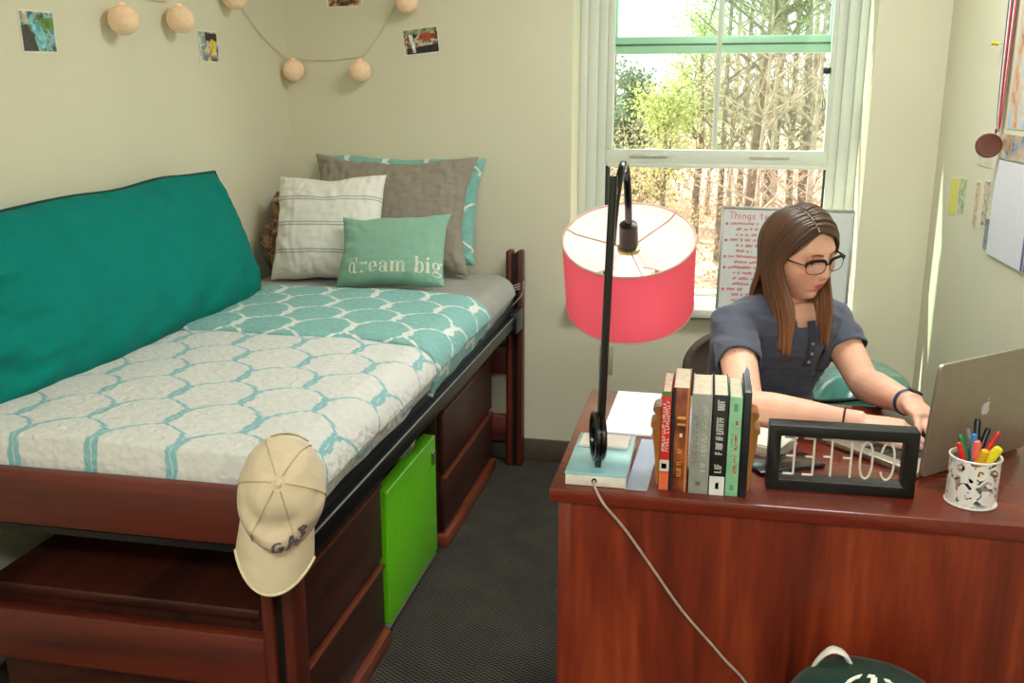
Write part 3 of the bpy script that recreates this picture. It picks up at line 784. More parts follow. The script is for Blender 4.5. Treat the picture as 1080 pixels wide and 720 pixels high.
m = MB().tube(bez([(-.182, 1.6215, ZD + .012), (-.180, 1.606, ZD + .009), (-.168, 1.594, .752), (-.155, 1.590, .735), (-.119, 1.593, .692), (-.065, 1.600, .613), (-.011, 1.602, .537), (.062, 1.604, .454), (.13, 1.60, .37), (.2, 1.58, .16), (.22, 1.55, .012), (.36, 1.50, .006)], 6), .0026, 8)
m.build('power_cord', plain('cream_cord', (176, 160, 142), .5), lp)
MB().lathe([(.005, 0), (.005, .002)], (-.182, 1.6205, ZD + .012), (0, -1, 0), 12).build('cord_grommet', M_black, lp)
M_paper = plain('white_paper', (236, 238, 240), .35, var=.01)
m = MB().box((-.048, -.033, 0), (.048, .033, .006), R=Matrix.Rotation(-.02, 3, 'Z'), o=(-.180, 1.788, ZD + .026)); tag(m.build('notepad', plain('notepad_paper', (232, 230, 220), .5, var=.02), bevel=.001), 'small white notepad on the pale blue lamp base', 'notepad')
m = MB().box((-.052, -.15, 0), (.052, .15, .004), R=Matrix.Rotation(-.02, 3, 'Z'), o=(-.145, 2.06, ZD)); tag(m.build('paper', M_paper), 'white paper sheets lying at the back left of the desk behind the lamp', 'paper')
m = MB().box((-.020, -.135, 0), (.020, .135, .0015), R=Matrix.Rotation(-.04, 3, 'Z'), o=(-.100, 1.755, ZD)); tag(m.build('paper', plain('blue_grey_paper', (170, 182, 204), .4, var=.02)), 'narrow blue-grey paper between the lamp base and the left bookend', 'paper')
# ---------------------------------------------------------------- books
M_pages = plain('book_pages', (216, 206, 178), .8, var=.05, scale=90)
def scribble(mb, P, x0, x1, y0, y1, rows, seed, w=.0012, gap=.25):
    r = random.Random(seed); H_ = (x1 - x0) / rows
    for k in range(rows):
        y = y0
        while y < y1 - .004:
            L = r.uniform(.0028, .0055)
            if r.random() > gap:
                a, b = x0 + k * H_ + H_ * .18, x0 + (k + 1) * H_ - H_ * .18
                c = r.random()
                strip(mb, P, [(a, y), (b, y)], w)
                if c < .6: strip(mb, P, [(a, y), (a, y + L * .6)], w)
                if c > .3: strip(mb, P, [(b if c > .6 else (a + b) / 2, y), (b if c > .6 else (a + b) / 2, y + L * .6)], w)
            y += L
def book(x0, x1, y0, dep, h, mt, label, spine=(), lean=0, hb=.002):
    t = thing('book', ((x0 + x1) / 2, y0 + dep / 2, ZD), label, 'book', None)
    c = MB().box((x0, y0, ZD), (x1, y0 + .003, ZD + h)).box((x0, y0 + .003, ZD), (x0 + hb, y0 + dep, ZD + h)).box((x1 - hb, y0 + .003, ZD), (x1, y0 + dep, ZD + h))
    c.build('cover', mt, t, bevel=.0008)
    MB().box((x0 + hb, y0 + .003, ZD + .003), (x1 - hb, y0 + dep - .004, ZD + h - .0015)).build('pages', M_pages, t, smooth=False)
    P = lambda x, y: (x, y0 - .0006, ZD + y)
    for k, (nm, col, fnn) in enumerate(spine):
        mb = MB(); fnn(mb, P); mb.build(nm, plain('print_' + nm + '_' + str(round(x0 * 1000)), col, .5, var=.03), t, smooth=False)
    return t
def blk(x0, x1, y0, y1): return lambda mb, P: mb.add([P(x0, y0), P(x1, y0), P(x1, y1), P(x0, y1)], [(0, 1, 2, 3)])
def scr(x0, x1, y0, y1, rows, seed, w=.0012): return lambda mb, P: scribble(mb, P, x0, x1, y0, y1, rows, seed, w)
BK = plain
book(-.0655, -.0485, 1.634, .13, .187, BK('red_cover', (206, 44, 36), .4), 'red-spined book at the left end of the row, beside the bookend',
     [('green_patch', (70, 132, 66), blk(-.0655, -.0485, .180, .187)), ('white_lettering', (240, 226, 214), scr(-.0635, -.0505, .075, .172, 2, 3)), ('picture_patch', (214, 206, 196), blk(-.0655, -.0485, .036, .058)), ('black_patch', (40, 30, 30), blk(-.062, -.053, .041, .051)), ('orange_patch', (226, 104, 62), blk(-.0655, -.0485, .0, .034))])
def brownm():
    t = NT('brown_cover'); v = t.coord()
    t.base(t.ramp(t.noise(v, 22, 3), [(.35, (70, 30, 14)), (.5, (132, 62, 26)), (.65, (176, 96, 46))])); t.pr(.4); return t.m
book(-.0465, -.0165, 1.632, .136, .196, brownm(), 'brown book with orange-gold spine lettering, second from the left in the row',
     [('dark_stripe', (34, 26, 34), blk(-.0465, -.041, .0, .196)), ('gold_lettering', (226, 164, 70), scr(-.036, -.026, .03, .085, 1, 5, .0016)), ('gold_mark', (230, 170, 80), blk(-.037, -.022, .138, .143)), ('gold_bar', (220, 150, 70), blk(-.037, -.022, .126, .130)), ('pale_mark', (232, 214, 170), blk(-.032, -.027, .104, .111)), ('orange_edge', (196, 118, 70), blk(-.021, -.0165, .0, .196))])
book(-.0125, .0225, 1.627, .135, .188, BK('grey_cover', (150, 150, 142), .45), 'thick pale grey book in the middle of the row',
     [('white_lettering', (200, 198, 188), scr(.006, .017, .045, .172, 1, 8, .0022)), ('dark_lettering', (104, 106, 102), scr(-.009, .001, .06, .155, 2, 9, .0009)), ('publisher_mark', (104, 106, 102), blk(.0, .008, .016, .024))])
book(.0245, .0505, 1.628, .138, .188, BK('black_cover', (26, 24, 22), .4), 'black book with a white block at the foot of its spine',
     [('white_block', (226, 226, 220), blk(.0245, .0505, .0, .036)), ('white_lettering', (206, 204, 196), scr(.030, .046, .044, .180, 1, 12, .0026)), ('black_mark', (40, 40, 40), blk(.035, .041, .012, .024))])
book(.0525, .0745, 1.628, .128, .186, BK('mint_cover', (140, 196, 150), .45), 'mint green book with red spine lettering',
     [('red_lettering', (206, 66, 48), scr(.064, .070, .045, .145, 1, 14, .0016)), ('green_lettering', (92, 150, 112), scr(.057, .062, .06, .125, 1, 15, .001)), ('emblem', (96, 152, 116), blk(.060, .067, .160, .174)), ('publisher_mark', (96, 152, 116), blk(.060, .067, .012, .022))])
t = book(.0765, .0895, 1.626, .13, .196, BK('dark_cover', (22, 24, 28), .4), 'thin black binder of papers at the right end of the row, beside the bookend', [])
m = MB()
for k in range(5): m.box((.079 + k * .0017, 1.64, ZD + .01), (.0797 + k * .0017, 1.74, ZD + .196 + .012 + .004 * (k % 3)))
m.build('loose_papers', plain('blue_white_paper', (168, 184, 204), .5), t, smooth=False)
M_be = wood('bookend_wood', (96, 52, 18), (168, 108, 44), (204, 148, 72), 'z', .35, 20)
def bookend(x, s, label):
    prof = [(0, 0), (.004, 0), (.006, .01), (.0065, .03), (.009, .055), (.013, .085), (.015, .108), (.018, .110), (.018, .119), (.012, .121), (.006, .126), (.006, .132), (.013, .138), (.015, .143), (.012, .149), (.005, .151), (0, .151)]
    m = MB(); r = []
    for y in (1.655, 1.66, 1.70, 1.705):
        k = .86 if y in (1.655, 1.705) else 1
        r.append([(x + s * a * k, y, ZD + b) for a, b in prof])
    m.rings(r, True); b = m.build('bookend', M_be, bevel=0, angle=35)
    tag(b, label, 'bookend')
bookend(-.0672, -1, 'carved golden wood bookend left of the red book')
bookend(.0912, 1, 'carved golden wood bookend right of the black binder')
# ---------------------------------------------------------------- coffee sign
sg = thing('light_box_sign', (.2545, 1.695, ZD), 'black framed box sign with COFFEE in thin white letters seen from behind', 'sign')
rz = Matrix.Rotation(.02, 3, 'Z'); oo = (.2545, 1.697, ZD)
X, Z_, D_ = .128, .124, .019
def fr_(x, z0, z1, y): return [rz @ v3(a, y, b) + v3(*oo) for a, b in ((-x, z0), (x, z0), (x, z1), (-x, z1))]
m = MB().rings([fr_(X, 0, Z_, -D_), fr_(X - .021, .020, Z_ - .020, -D_), fr_(X - .021, .020, Z_ - .020, D_), fr_(X, 0, Z_, D_)], True, loop=True)
m.build('frame', plain('black_frame', (9, 9, 9), .4, var=.1), sg, bevel=.0012)
MB().box((-X + .02, .0, .021), (X - .02, .0015, Z_ - .021), R=rz, o=oo).build('glass', glassy('sign_glass', (.93, .94, .93), .04), sg, smooth=False)
def T3(x, z, y=-.004): return rz @ v3(x, y, z) + v3(*oo)
zb, zt = .027, .097
wl = .0021
def lt(pts): return MB().tube([T3(*p) for p in pts], wl, 8)
def poly(x, segs):
    mb = MB()
    for sg_ in segs: mb.tube([T3(x + a, b) for a, b in sg_], wl, 8)
    return mb
M_neon = plain('white_tube', (226, 220, 206), .4, var=.02)
E3 = [[(0, zb), (0, zt)], [(0, zb), (-.018, zb)], [(0, (zb + zt) / 2), (-.014, (zb + zt) / 2)], [(0, zt), (-.018, zt)]]
F3 = [[(0, zb), (0, zt)], [(0, (zb + zt) / 2 + .002), (-.014, (zb + zt) / 2 + .002)], [(0, zt), (-.018, zt)]]
for x in (-.081, -.047): poly(x, E3).build('letter_e', M_neon, sg)
for x in (-.016, .018): poly(x, F3).build('letter_f', M_neon, sg)
ov = []
for k in range(20):
    a = 2 * PI * k / 20
    ov.append(T3(.044 + .0105 * math.cos(a), (zb + zt) / 2 + (zt - zb) / 2 * sgn(math.sin(a), .75)))
MB().tube(ov, wl, 8, loop=True).build('letter_o', M_neon, sg)
MB().tube([T3(.080 + .0115 * math.cos(a), (zb + zt) / 2 + (zt - zb) / 2 * sgn(math.sin(a), .75)) for a in [math.radians(205 + 310 * k / 22 + 5) for k in range(23)]], wl, 8).build('letter_c', M_neon, sg)
# ---------------------------------------------------------------- pen cup and pens
def holes():
    t = NT('perforated_white'); v = t.coord('Object', (1, 1, 1))
    f = t.noise(v, 76, 0, .5, 1.0)
    k = t.math('GREATER_THAN', f, .555)
    t.base((236, 232, 226)); t.pr(.35)
    tr = t.n('ShaderNodeBsdfTransparent'); mx = t.n('ShaderNodeMixShader')
    t.l(k, mx.inputs[0]); t.l(t.b.outputs[0], mx.inputs[1]); t.l(tr.outputs[0], mx.inputs[2]); t.l(mx.outputs[0], t.out.inputs[0])
    return t.m
cx_, cy_ = .478, 1.69
cup = thing('pen_cup', (cx_, cy_, ZD), 'white metal pen cup with cut-out pattern on the desk', 'pen cup')
m = MB().rings([[(cx_ + math.cos(2 * PI * k / 48) * .0415, cy_ + math.sin(2 * PI * k / 48) * .0415, ZD + z) for k in range(48)] for z in (.004, .03, .06, .086)], True, (False, False))
m.build('wall', holes(), cup)
M_wm = plain('white_metal', (238, 234, 228), .35, var=.01)
for z in (.0022, .0865):
    MB().tube([(cx_ + math.cos(2 * PI * k / 48) * .0418, cy_ + math.sin(2 * PI * k / 48) * .0418, ZD + z) for k in range(48)], .0019, 8, loop=True).build('rim', M_wm, cup)
MB().lathe([(.041, 0), (.041, .003)], (cx_, cy_, ZD), n=40).build('bottom', M_wm, cup)
def pen(a, rb, rt, h, rad, c, c2, name, label, ta=None):
    ta = a if ta is None else ta
    p0 = v3(cx_ + math.cos(a + PI) * rb, cy_ + math.sin(a + PI) * rb, ZD + .006); p1 = v3(cx_ + math.cos(ta) * rt, cy_ + math.sin(ta) * rt, ZD + h)
    t = thing(name, tuple(p0), label, name.replace('_', ' '), None)
    q = p0.lerp(p1, .72)
    MB().tube([p0, q], [rad, rad], 12).build('barrel', plain(name + str(round(a * 100)), c, .35), t)
    d = (p1 - q)
    MB().tube([q, q + d * .85, q + d * .97, p1], [rad * 1.12, rad * 1.05, rad * .8, rad * .45], 12).build('cap', plain(name + '_cap' + str(round(a * 100)), c2, .35), t)
pen(3.4, .01, .034, .112, .0048, (206, 44, 36), (210, 46, 40), 'marker', 'red marker at the left rim of the pen cup')
pen(2.6, .018, .030, .118, .0052, (30, 120, 66), (34, 130, 72), 'marker', 'green marker at the left of the pen cup')
pen(1.9, .028, .030, .126, .0042, (110, 116, 112), (120, 126, 120), 'pen', 'grey pen at the back left of the pen cup')
pen(4.4, .012, .018, .120, .0066, (236, 98, 66), (242, 116, 92), 'marker', 'coral orange marker in the middle of the pen cup')
pen(4.0, -.004, .014, .130, .0046, (40, 120, 190), (46, 132, 206), 'pen', 'blue-capped pen behind the coral marker')
pen(1.5, .02, .022, .148, .0055, (24, 26, 28), (20, 22, 24), 'marker', 'taller black marker at the back of the pen cup')
pen(.7, .03, .026, .134, .005, (26, 26, 28), (22, 22, 24), 'marker', 'shorter black marker at the right back of the pen cup')
pen(.1, .03, .034, .132, .004, (196, 40, 40), (206, 44, 44), 'pen', 'slim red pen leaning right in the pen cup')
pen(5.0, .02, .026, .106, .0074, (226, 170, 30), (234, 178, 34), 'highlighter', 'amber highlighter at the front of the pen cup')
pen(5.8, .02, .036, .110, .0076, (236, 218, 36), (242, 226, 40), 'highlighter', 'yellow highlighter at the right front rim of the pen cup')
# ---------------------------------------------------------------- laptop
A = v3(.409, 1.773, ZD); dl = v3(.74, .673, 0).normalized(); dn = v3(-.673, .74, 0).normalized()
LW, LD, LH = .325, .225, .222
lap = thing('laptop', tuple(A + dl * LW / 2 + dn * LD / 2), 'open silver laptop with its lid back toward the camera', 'laptop')
M_alu = plain('brushed_aluminium', (176, 170, 152), .38, .75, var=.02, bump=.03)
R2 = Matrix((dl, dn, (0, 0, 1))).transposed()
MB().box((0, .006, .001), (LW, LD, .014), R=R2, o=tuple(A)).build('base', M_alu, lap, bevel=.004, seg=3)
ky = MB()
for r_ in range(5):
    for c_ in range(13): ky.box((.026 + c_ * .0212, .052 + r_ * .0195, .0142), (.026 + c_ * .0212 + .018, .052 + r_ * .0195 + .0165, .0152), R=R2, o=tuple(A))
ky.build('keyboard', M_black, lap, smooth=False)
MB().box((.115, .158, .0142), (.21, .215, .0147), R=R2, o=tuple(A)).build('trackpad', plain('trackpad', (150, 146, 136), .35, .4), lap, smooth=False)
lu = (v3(0, 0, 1) - dn * .07).normalized(); ln = lu.cross(dl)  # lid up axis, lid inner normal
ln = -ln if ln.dot(dn) < 0 else ln
RL = Matrix((dl, ln, lu)).transposed()
lo_ = A + v3(0, 0, .006)
def rrect(x0, z0, x1, z1, r, y, n=6):
    q = []
    for (cx, cz, a0) in ((x1 - r, z1 - r, 0), (x0 + r, z1 - r, 90), (x0 + r, z0 + r, 180), (x1 - r, z0 + r, 270)):
        for k in range(n + 1):
            a = math.radians(a0 + 90 * k / n); q.append(lo_ + RL @ v3(cx + r * math.cos(a), y, cz + r * math.sin(a)))
    return q
m = MB().rings([rrect(.001, .001, LW - .001, LH - .001, .011, -.003), rrect(0, 0, LW, LH, .012, -.002), rrect(0, 0, LW, LH, .012, .0035)], True)
lid = m.build('lid', M_alu, lap, angle=30)
m = MB().rings([rrect(.002, .012, LW - .002, LH - .002, .01, .0036), rrect(.002, .012, LW - .002, LH - .002, .01, .0042)], True); m.build('screen', emit('screen_glow', (150, 168, 190), .5), lid, smooth=False)
def AP(x, y): return lo_ + RL @ v3(LW / 2 + x, -.0034, LH / 2 + .002 + y)
app = [(0, .0105), (.004, .0125), (.0085, .0125), (.0115, .0095), (.0095, .0065), (.0088, .002), (.0098, -.0015), (.0125, -.004), (.0105, -.0095), (.007, -.0135), (.0035, -.0135), (0, -.0122), (-.0035, -.0135), (-.007, -.0135), (-.0105, -.009), (-.0128, -.002), (-.012, .006), (-.009, .011), (-.0045, .0125)]
m = MB().add([AP(a, b) for a, b in app], [tuple(range(len(app)))]); m.add([AP(a, b) for a, b in ((0, .0145), (.0035, .0155), (.006, .0185), (.0062, .0222), (.0028, .021), (.0004, .018))], [tuple(range(6))])
m.build('logo', plain('lid_logo', (222, 210, 214), .25, var=.01), lid, smooth=False)
# ---------------------------------------------------------------- papers and phone by the arm
rp = Matrix.Rotation(-.45, 3, 'Z')
m = MB()
for k in range(7): m.box((-.075, -.05, k * .0034), (.075, .05, k * .0034 + .003), R=Matrix.Rotation(-.45 + .05 * math.sin(k * 2.3), 3, 'Z'), o=(.112, 1.905, ZD + .0002))
tag(m.build('paper_stack', plain('note_paper', (224, 220, 206), .6, var=.04), smooth=False), 'small stack of white note papers beside the right bookend', 'paper')
m = MB().box((-.036, -.072, 0), (.036, .072, .009), R=Matrix.Rotation(-1.05, 3, 'Z'), o=(.165, 1.80, ZD))
ph = m.build('phone', plain('black_phone', (20, 22, 30), .2, coat=.6), bevel=.003); tag(ph, 'black phone lying on the desk behind the sign', 'phone')
# ================================================================== WALL DECORATION
def picture(name, cols, scale, seed, kind='noise'):
    t = NT(name); v = t.coord('Object', (1, 1, 1)); mp = t.n('ShaderNodeVectorMath', operation='ADD'); t.l(v, mp.inputs[0]); mp.inputs[1].default_value = (seed * 3.7, seed * 1.3, seed * 2.1)
    f = t.noise(mp.outputs[0], scale, 4, .65, .15)
    n = len(cols)
    t.base(t.ramp(f, [(.34 + .32 * i / (n - 1), c) for i, c in enumerate(cols)], 'CONSTANT' if kind == 'const' else 'LINEAR')); t.pr(.3)
    return t.m
def photo(name, plane, c, w, h, rot, cols, scale, seed, label, cat='photo', border=.004, kind='noise', thick=.0012, patches=()):
    """plane: 'L' left wall (normal +x), 'B' back wall (normal -y), 'R' right wall (normal -x)"""
    if plane == 'L': ax, up, nn = v3(0, 1, 0), v3(0, 0, 1), v3(1, 0, 0)
    elif plane == 'B': ax, up, nn = v3(1, 0, 0), v3(0, 0, 1), v3(0, -1, 0)
    else: ax, up, nn = v3(0, -1, 0), v3(0, 0, 1), v3(-1, 0, 0)
    q = Matrix.Rotation(rot, 3, nn); ax, up = q @ ax, q @ up
    R = Matrix((ax, up, nn)).transposed(); o = v3(*c) + nn * .0006
    b = MB().box((-w / 2, -h / 2, 0), (w / 2, h / 2, thick), R=R, o=tuple(o)).build(name, plain('photo_border', (226, 222, 206), .4), smooth=False)
    MB().box((-w / 2 + border, -h / 2 + border, thick), (w / 2 - border, h / 2 - border, thick + .0004), R=R, o=tuple(o)).build('print', picture('print_%d' % seed, cols, scale, seed, kind), b, smooth=False)
    for k, (nm, pts, c_) in enumerate(patches):
        m_ = MB(); m_.add([o + R @ v3(a * (w / 2 - border), b_ * (h / 2 - border), thick + .0006 + .0001 * k) for a, b_ in pts], [tuple(range(len(pts)))])
        m_.build('print_' + nm, picture('patch_%d_%d' % (seed, k), [tuple(x * .6 for x in c_), c_, tuple(min(255, x * 1.25) for x in c_)], scale * 1.6, seed + k), b, smooth=False)
    return tag(b, label, cat), R, o
photo('photo', 'L', (XL, 2.20, 1.615), .130, .102, .03, [(40, 30, 24), (70, 60, 50), (60, 130, 150), (150, 190, 190), (90, 130, 50), (60, 50, 34)], 24, 1, 'square photo with teal and dark brown on the left wall, left of the lights', patches=(('ground', [(-1, -1), (-.1, -1), (-.3, -.2), (-.6, .35), (-1, .3)], (58, 46, 36)), ('leaves', [(.1, .2), (1, .1), (1, .75), (.2, .7)], (92, 130, 44)), ('sky', [(-1, .45), (-.55, .35), (-.6, 1), (-1, 1)], (206, 190, 160)), ('figure', [(-.5, .6), (.05, .6), (.45, -.2), (.5, -.75), (-.05, -.85), (-.2, -.3)], (116, 178, 180))))
photo('photo', 'L', (XL, 3.045, 1.622), .130, .102, .03, [(30, 24, 20), (110, 80, 50), (120, 160, 180), (220, 190, 80), (226, 220, 200), (60, 40, 24)], 30, 2, 'small photo with yellow and black on the left wall near the corner', patches=(('dark_band', [(-.3, .4), (.9, .4), (.9, .9), (-.3, .9)], (30, 30, 34)), ('pale_side', [(-1, -.9), (-.5, -.9), (-.4, .9), (-1, .9)], (176, 190, 178)), ('yellow_figure', [(.1, -.6), (.7, -.6), (.65, .4), (.35, .55), (.1, .3)], (222, 186, 70))))
photo('photo', 'B', (-1.112, YB, 1.668), .142, .098, .10, [(20, 18, 18), (50, 44, 40), (220, 214, 200), (150, 70, 40), (90, 110, 60), (30, 26, 24)], 26, 3, 'dark photo on the back wall above the pillows, right of the string lights', patches=(('dark_base', [(-.9, -1), (1, -1), (1, -.35), (-.9, -.5)], (36, 34, 36)), ('white_post', [(-.55, -.9), (-.35, -.9), (-.5, .7), (-.72, .7)], (222, 220, 210)), ('red_arch', [(-.1, .1), (.95, .1), (.85, .5), (.3, .65), (-.1, .4)], (150, 66, 40)), ('foliage_edge', [(-1, .55), (1, .7), (1, 1), (-1, 1)], (150, 160, 110))))
photo('photo', 'B', (-1.415, YB, 1.845), .142, .098, .02, [(30, 22, 16), (90, 60, 36), (180, 130, 90), (220, 200, 170), (40, 34, 30)], 26, 4, 'photo at the top edge of the picture on the back wall')
# string lights
sl = thing('string_lights', (-1.64, 3.60, 1.55), 'string of round cotton ball lights draped across the room corner', 'string lights')
xl, yb = XL + .006, YB - .006
balls = [(XL + .047, 2.50, 1.665), (XL + .047, 2.80, 1.690), (XL + .047, 3.16, 1.79), (XL + .052, YB - .05, 1.562), (-1.345, YB - .048, 1.558), (-1.150, YB - .048, 1.805)]
cord = [(xl, 1.9, 1.86), (xl, 2.2, 1.80), (xl, 2.47, 1.745), (xl, 2.50, 1.722), (xl, 2.52, 1.732), (xl, 2.66, 1.738), (xl, 2.79, 1.742), (xl, 2.81, 1.748), (xl, 2.98, 1.80), (xl, 3.15, 1.85), (xl, 3.18, 1.84), (xl, 3.4, 1.70), (xl + .006, 3.59, 1.62), (xl + .03, yb - .004, 1.609), (-1.50, yb, 1.600), (-1.36, yb, 1.612), (-1.335, yb, 1.624), (-1.25, yb, 1.73), (-1.165, yb, 1.868), (-1.14, yb, 1.87), (-1.0, yb, 1.98), (-.8, yb, 2.1)]
MB().tube(bez(cord, 5), .0017, 6).build('cord', plain('clear_cable', (206, 200, 172), .4), sl)
def ballmat():
    t = NT('cotton_ball'); v = t.coord()
    t.base(t.ramp(t.noise(v, 60, 3), [(.3, (226, 192, 154)), (.7, (236, 206, 170))]))
    t.bump(t.noise(v, 220, 3), .3, .003); t.pr(.8, spec=.2)
    t.b.inputs['Emission Color'].default_value = (*lin((255, 214, 170)), 1); t.b.inputs['Emission Strength'].default_value = .10
    return t.m
M_ball = ballmat(); M_glow = emit('warm_led', (255, 190, 130), .5)
for i, b in enumerate(balls):
    g = MB().ball(b, .0415, 24).build('ball_light', M_ball, sl)
    MB().lathe([(.007, 0), (.0085, .005), (.004, .0075)], (b[0], b[1], b[2] + .038), n=12).build('led', M_glow, g)
# cable round the bed post
pts = []
for k in range(70):
    a = k * .28; pts.append((-.73 + .039 * math.cos(a), 3.585 + .037 * math.sin(a), .765 - .03 * k / 70 + .012 * math.sin(a + 1)))
pts += [(-.70, 3.545, .71), (-.735, 3.54, .67), (-.78, 3.545, .645)]
tag(MB().tube(pts, .0022, 6).build('cable', plain('grey_cable', (170, 160, 150), .4)), 'thin pale cable wound round the rear bed post', 'cable')
# outlet
ot = thing('wall_outlet', (-.375, YB, .445), 'small wall outlet on the back wall below the window', 'outlet')
MB().box((-.400, YB - .006, .385), (-.346, YB, .505)).build('cover_plate', plain('outlet_plate', (176, 170, 140), .4), ot, bevel=.003)
for z in (.42, .47): MB().box((-.392, YB - .009, z - .014), (-.363, YB - .006, z + .014)).build('socket', plain('outlet_socket', (150, 146, 120), .4), ot, bevel=.002)
# ---------------------------------------------------------------- right wall
photo('greeting_card', 'R', (XR, 3.03, 1.31), .15, .095, .0, [(206, 200, 176), (214, 210, 190), (196, 190, 170), (222, 170, 130)], 40, 5, 'faint cream card pinned on the right wall beside the medal', 'card', 0.003)
photo('leaflet', 'R', (XR, 3.34, 1.145), .10, .118, .06, [(210, 200, 40), (220, 210, 60), (180, 180, 40)], 16, 6, 'yellow leaflet on the right wall nearest the corner', 'leaflet', .001)
photo('leaflet', 'R', (XR, 3.235, 1.158), .09, .108, .03, [(60, 140, 60), (120, 170, 90), (200, 210, 170), (90, 60, 110)], 30, 7, 'green and purple leaflet on the right wall beside the yellow one', 'leaflet', .002)
photo('photo_strip', 'R', (XR, 3.06, 1.147), .045, .138, .02, [(40, 30, 26), (180, 120, 60), (220, 190, 150), (60, 120, 70), (220, 130, 120)], 45, 8, 'narrow orange-brown photo strip on the right wall beside the leaflets', 'photo', .003)
photo('photo_strip', 'R', (XR, 2.965, 1.160), .06, .132, .02, [(40, 36, 34), (120, 110, 96), (214, 200, 170), (80, 64, 50)], 50, 9, 'grey-brown photo strip on the right wall next to the calendar', 'photo', .003)
photo('photo', 'R', (XR, 2.905, 1.078), .075, .092, .0, [(30, 40, 70), (70, 90, 120), (130, 140, 150), (40, 50, 60)], 30, 10, 'dark blue photo peeking out behind the calendar', 'photo', .002)
cal = thing('calendar', (XR, 2.72, 1.03), 'wall calendar with a pale grid page on the right wall', 'calendar')
def gridm():
    t = NT('calendar_grid'); br = t.n('ShaderNodeTexBrick'); br.offset = 0
    t.l(t.coord('UV', (1, 1, 1)), br.inputs['Vector'])
    br.inputs['Color1'].default_value = br.inputs['Color2'].default_value = (*lin((216, 216, 222)), 1); br.inputs['Mortar'].default_value = (*lin((204, 204, 212)), 1)
    br.inputs['Scale'].default_value = 7; br.inputs['Mortar Size'].default_value = .012; br.inputs['Brick Width'].default_value = 1; br.inputs['Row Height'].default_value = 1.3
    t.l(br.outputs['Color'], t.b.inputs['Base Color']); t.pr(.5); return t.m
m = MB().box((XR - .006, 2.555, 1.03), (XR - .004, 2.885, 1.29)); m.quad((XR - .0061, 2.885, 1.03), (XR - .0061, 2.575, 1.03), (XR - .0061, 2.575, 1.29), (XR - .0061, 2.885, 1.29), 1)
m.build('grid_page', [plain('calendar_paper', (206, 208, 214), .5), gridm()], cal, smooth=False)
MB().box((XR - .004, 2.555, 1.295), (XR - .002, 2.885, 1.36)).build('picture_page', picture('calendar_picture', [(70, 90, 120), (150, 160, 170), (210, 170, 120), (120, 100, 80)], 22, 11), cal, smooth=False)
MB().box((XR - .0068, 2.555, 1.032), (XR - .0062, 2.572, 1.13)).build('blue_edge', plain('blue_print', (70, 84, 140), .5), cal, smooth=False)
photo('poster', 'R', (XR, 2.62, 1.59), .45, .43, .0, [(150, 60, 40), (206, 150, 100), (196, 190, 180), (140, 180, 206), (120, 166, 200)], 9, 12, 'large colourful poster at the right edge above the calendar', 'poster', .002)
md = thing('medal', (XR - .012, 2.88, 1.33), 'bronze medal on a red white and blue ribbon hanging on the right wall', 'medal')
for k, c in enumerate(((34, 44, 100), (228, 226, 220), (196, 40, 44))):
    m = MB()
    for s_, yo, xo in ((0, .0, 0), (1, .03, .004)):
        pts = [(XR - .010 - xo, 2.905 + yo - k * .013 - .0, 1.80), (XR - .011 - xo, 2.900 + yo * .7 - k * .012, 1.60), (XR - .012 - xo, 2.892 + yo * .3 - k * .009, 1.42), (XR - .014, 2.884 - k * .003, 1.365)]
        m.tube(bez(pts, 4), [(.0008, .0065)] * 13, 6, ref=(0, 1, 0))
    m.build('ribbon', plain('ribbon_%d' % k, c, .6), md)
m = MB().lathe([(.030, -.002), (.034, 0), (.034, .003), (.031, .0045), (.027, .0035), (.0, .0045)], (XR - .036, 2.872, 1.328), (-.35, -.92, .2), 36); m.build('disc', plain('bronze', (92, 52, 36), .4, .5, bump=.3, bscale=90), md)
MB().tube([(XR - .020 , 2.88 + .006 * math.cos(2 * PI * k / 14), 1.366 + .006 * math.sin(2 * PI * k / 14)) for k in range(14)], .0014, 6, loop=True).build('ring', plain('bronze_ring', (120, 90, 60), .35, .8), md)
pn = MB().lathe([(.001, 0), (.001, .012), (.006, .013), (.004, .022), (.0065, .028), (.005, .031)], (XR - .001, 2.985, 1.60), (-1, .0, .1), 14)
tag(pn.build('push_pin', plain('yellow_pin', (214, 184, 24), .3)), 'yellow push pin on the right wall beside the ribbon', 'pin')
# ================================================================== WHITEBOARD
wb = thing('whiteboard', (.29, 3.635, .677), 'small whiteboard with red handwriting leaning on the window sill', 'whiteboard')
wa = v3(.999, .0, -.012).normalized(); wu = v3(.02, .11, 1).normalized(); wu = (wu - wa * wu.dot(wa)).normalized(); wn = wa.cross(wu); wn = wn if wn.y < 0 else -wn
RW = Matrix((wa, wu, wn)).transposed(); ow = v3(.045, 3.618, .678)
WW, WH = .47, .385
MB().box((0, 0, -.006), (WW, WH, 0), R=RW, o=tuple(ow)).build('panel', plain('whiteboard_panel', (206, 208, 204), .3, var=.01), wb, smooth=False)
m = MB().box((-.004, -.0, -.007), (.006, WH, .003), R=RW, o=tuple(ow)).box((WW - .006, 0, -.007), (WW + .004, WH, .003), R=RW, o=tuple(ow)).box((0, WH - .006, -.007), (WW, WH + .004, .003), R=RW, o=tuple(ow)).box((0, 0, -.007), (WW, .008, .003), R=RW, o=tuple(ow))
m.build('frame', plain('whiteboard_frame', (168, 168, 156), .35, .5), wb, bevel=.001)
def WP(x, y): return ow + RW @ v3(x, y, .0006)
m = MB(); rw = random.Random(4)
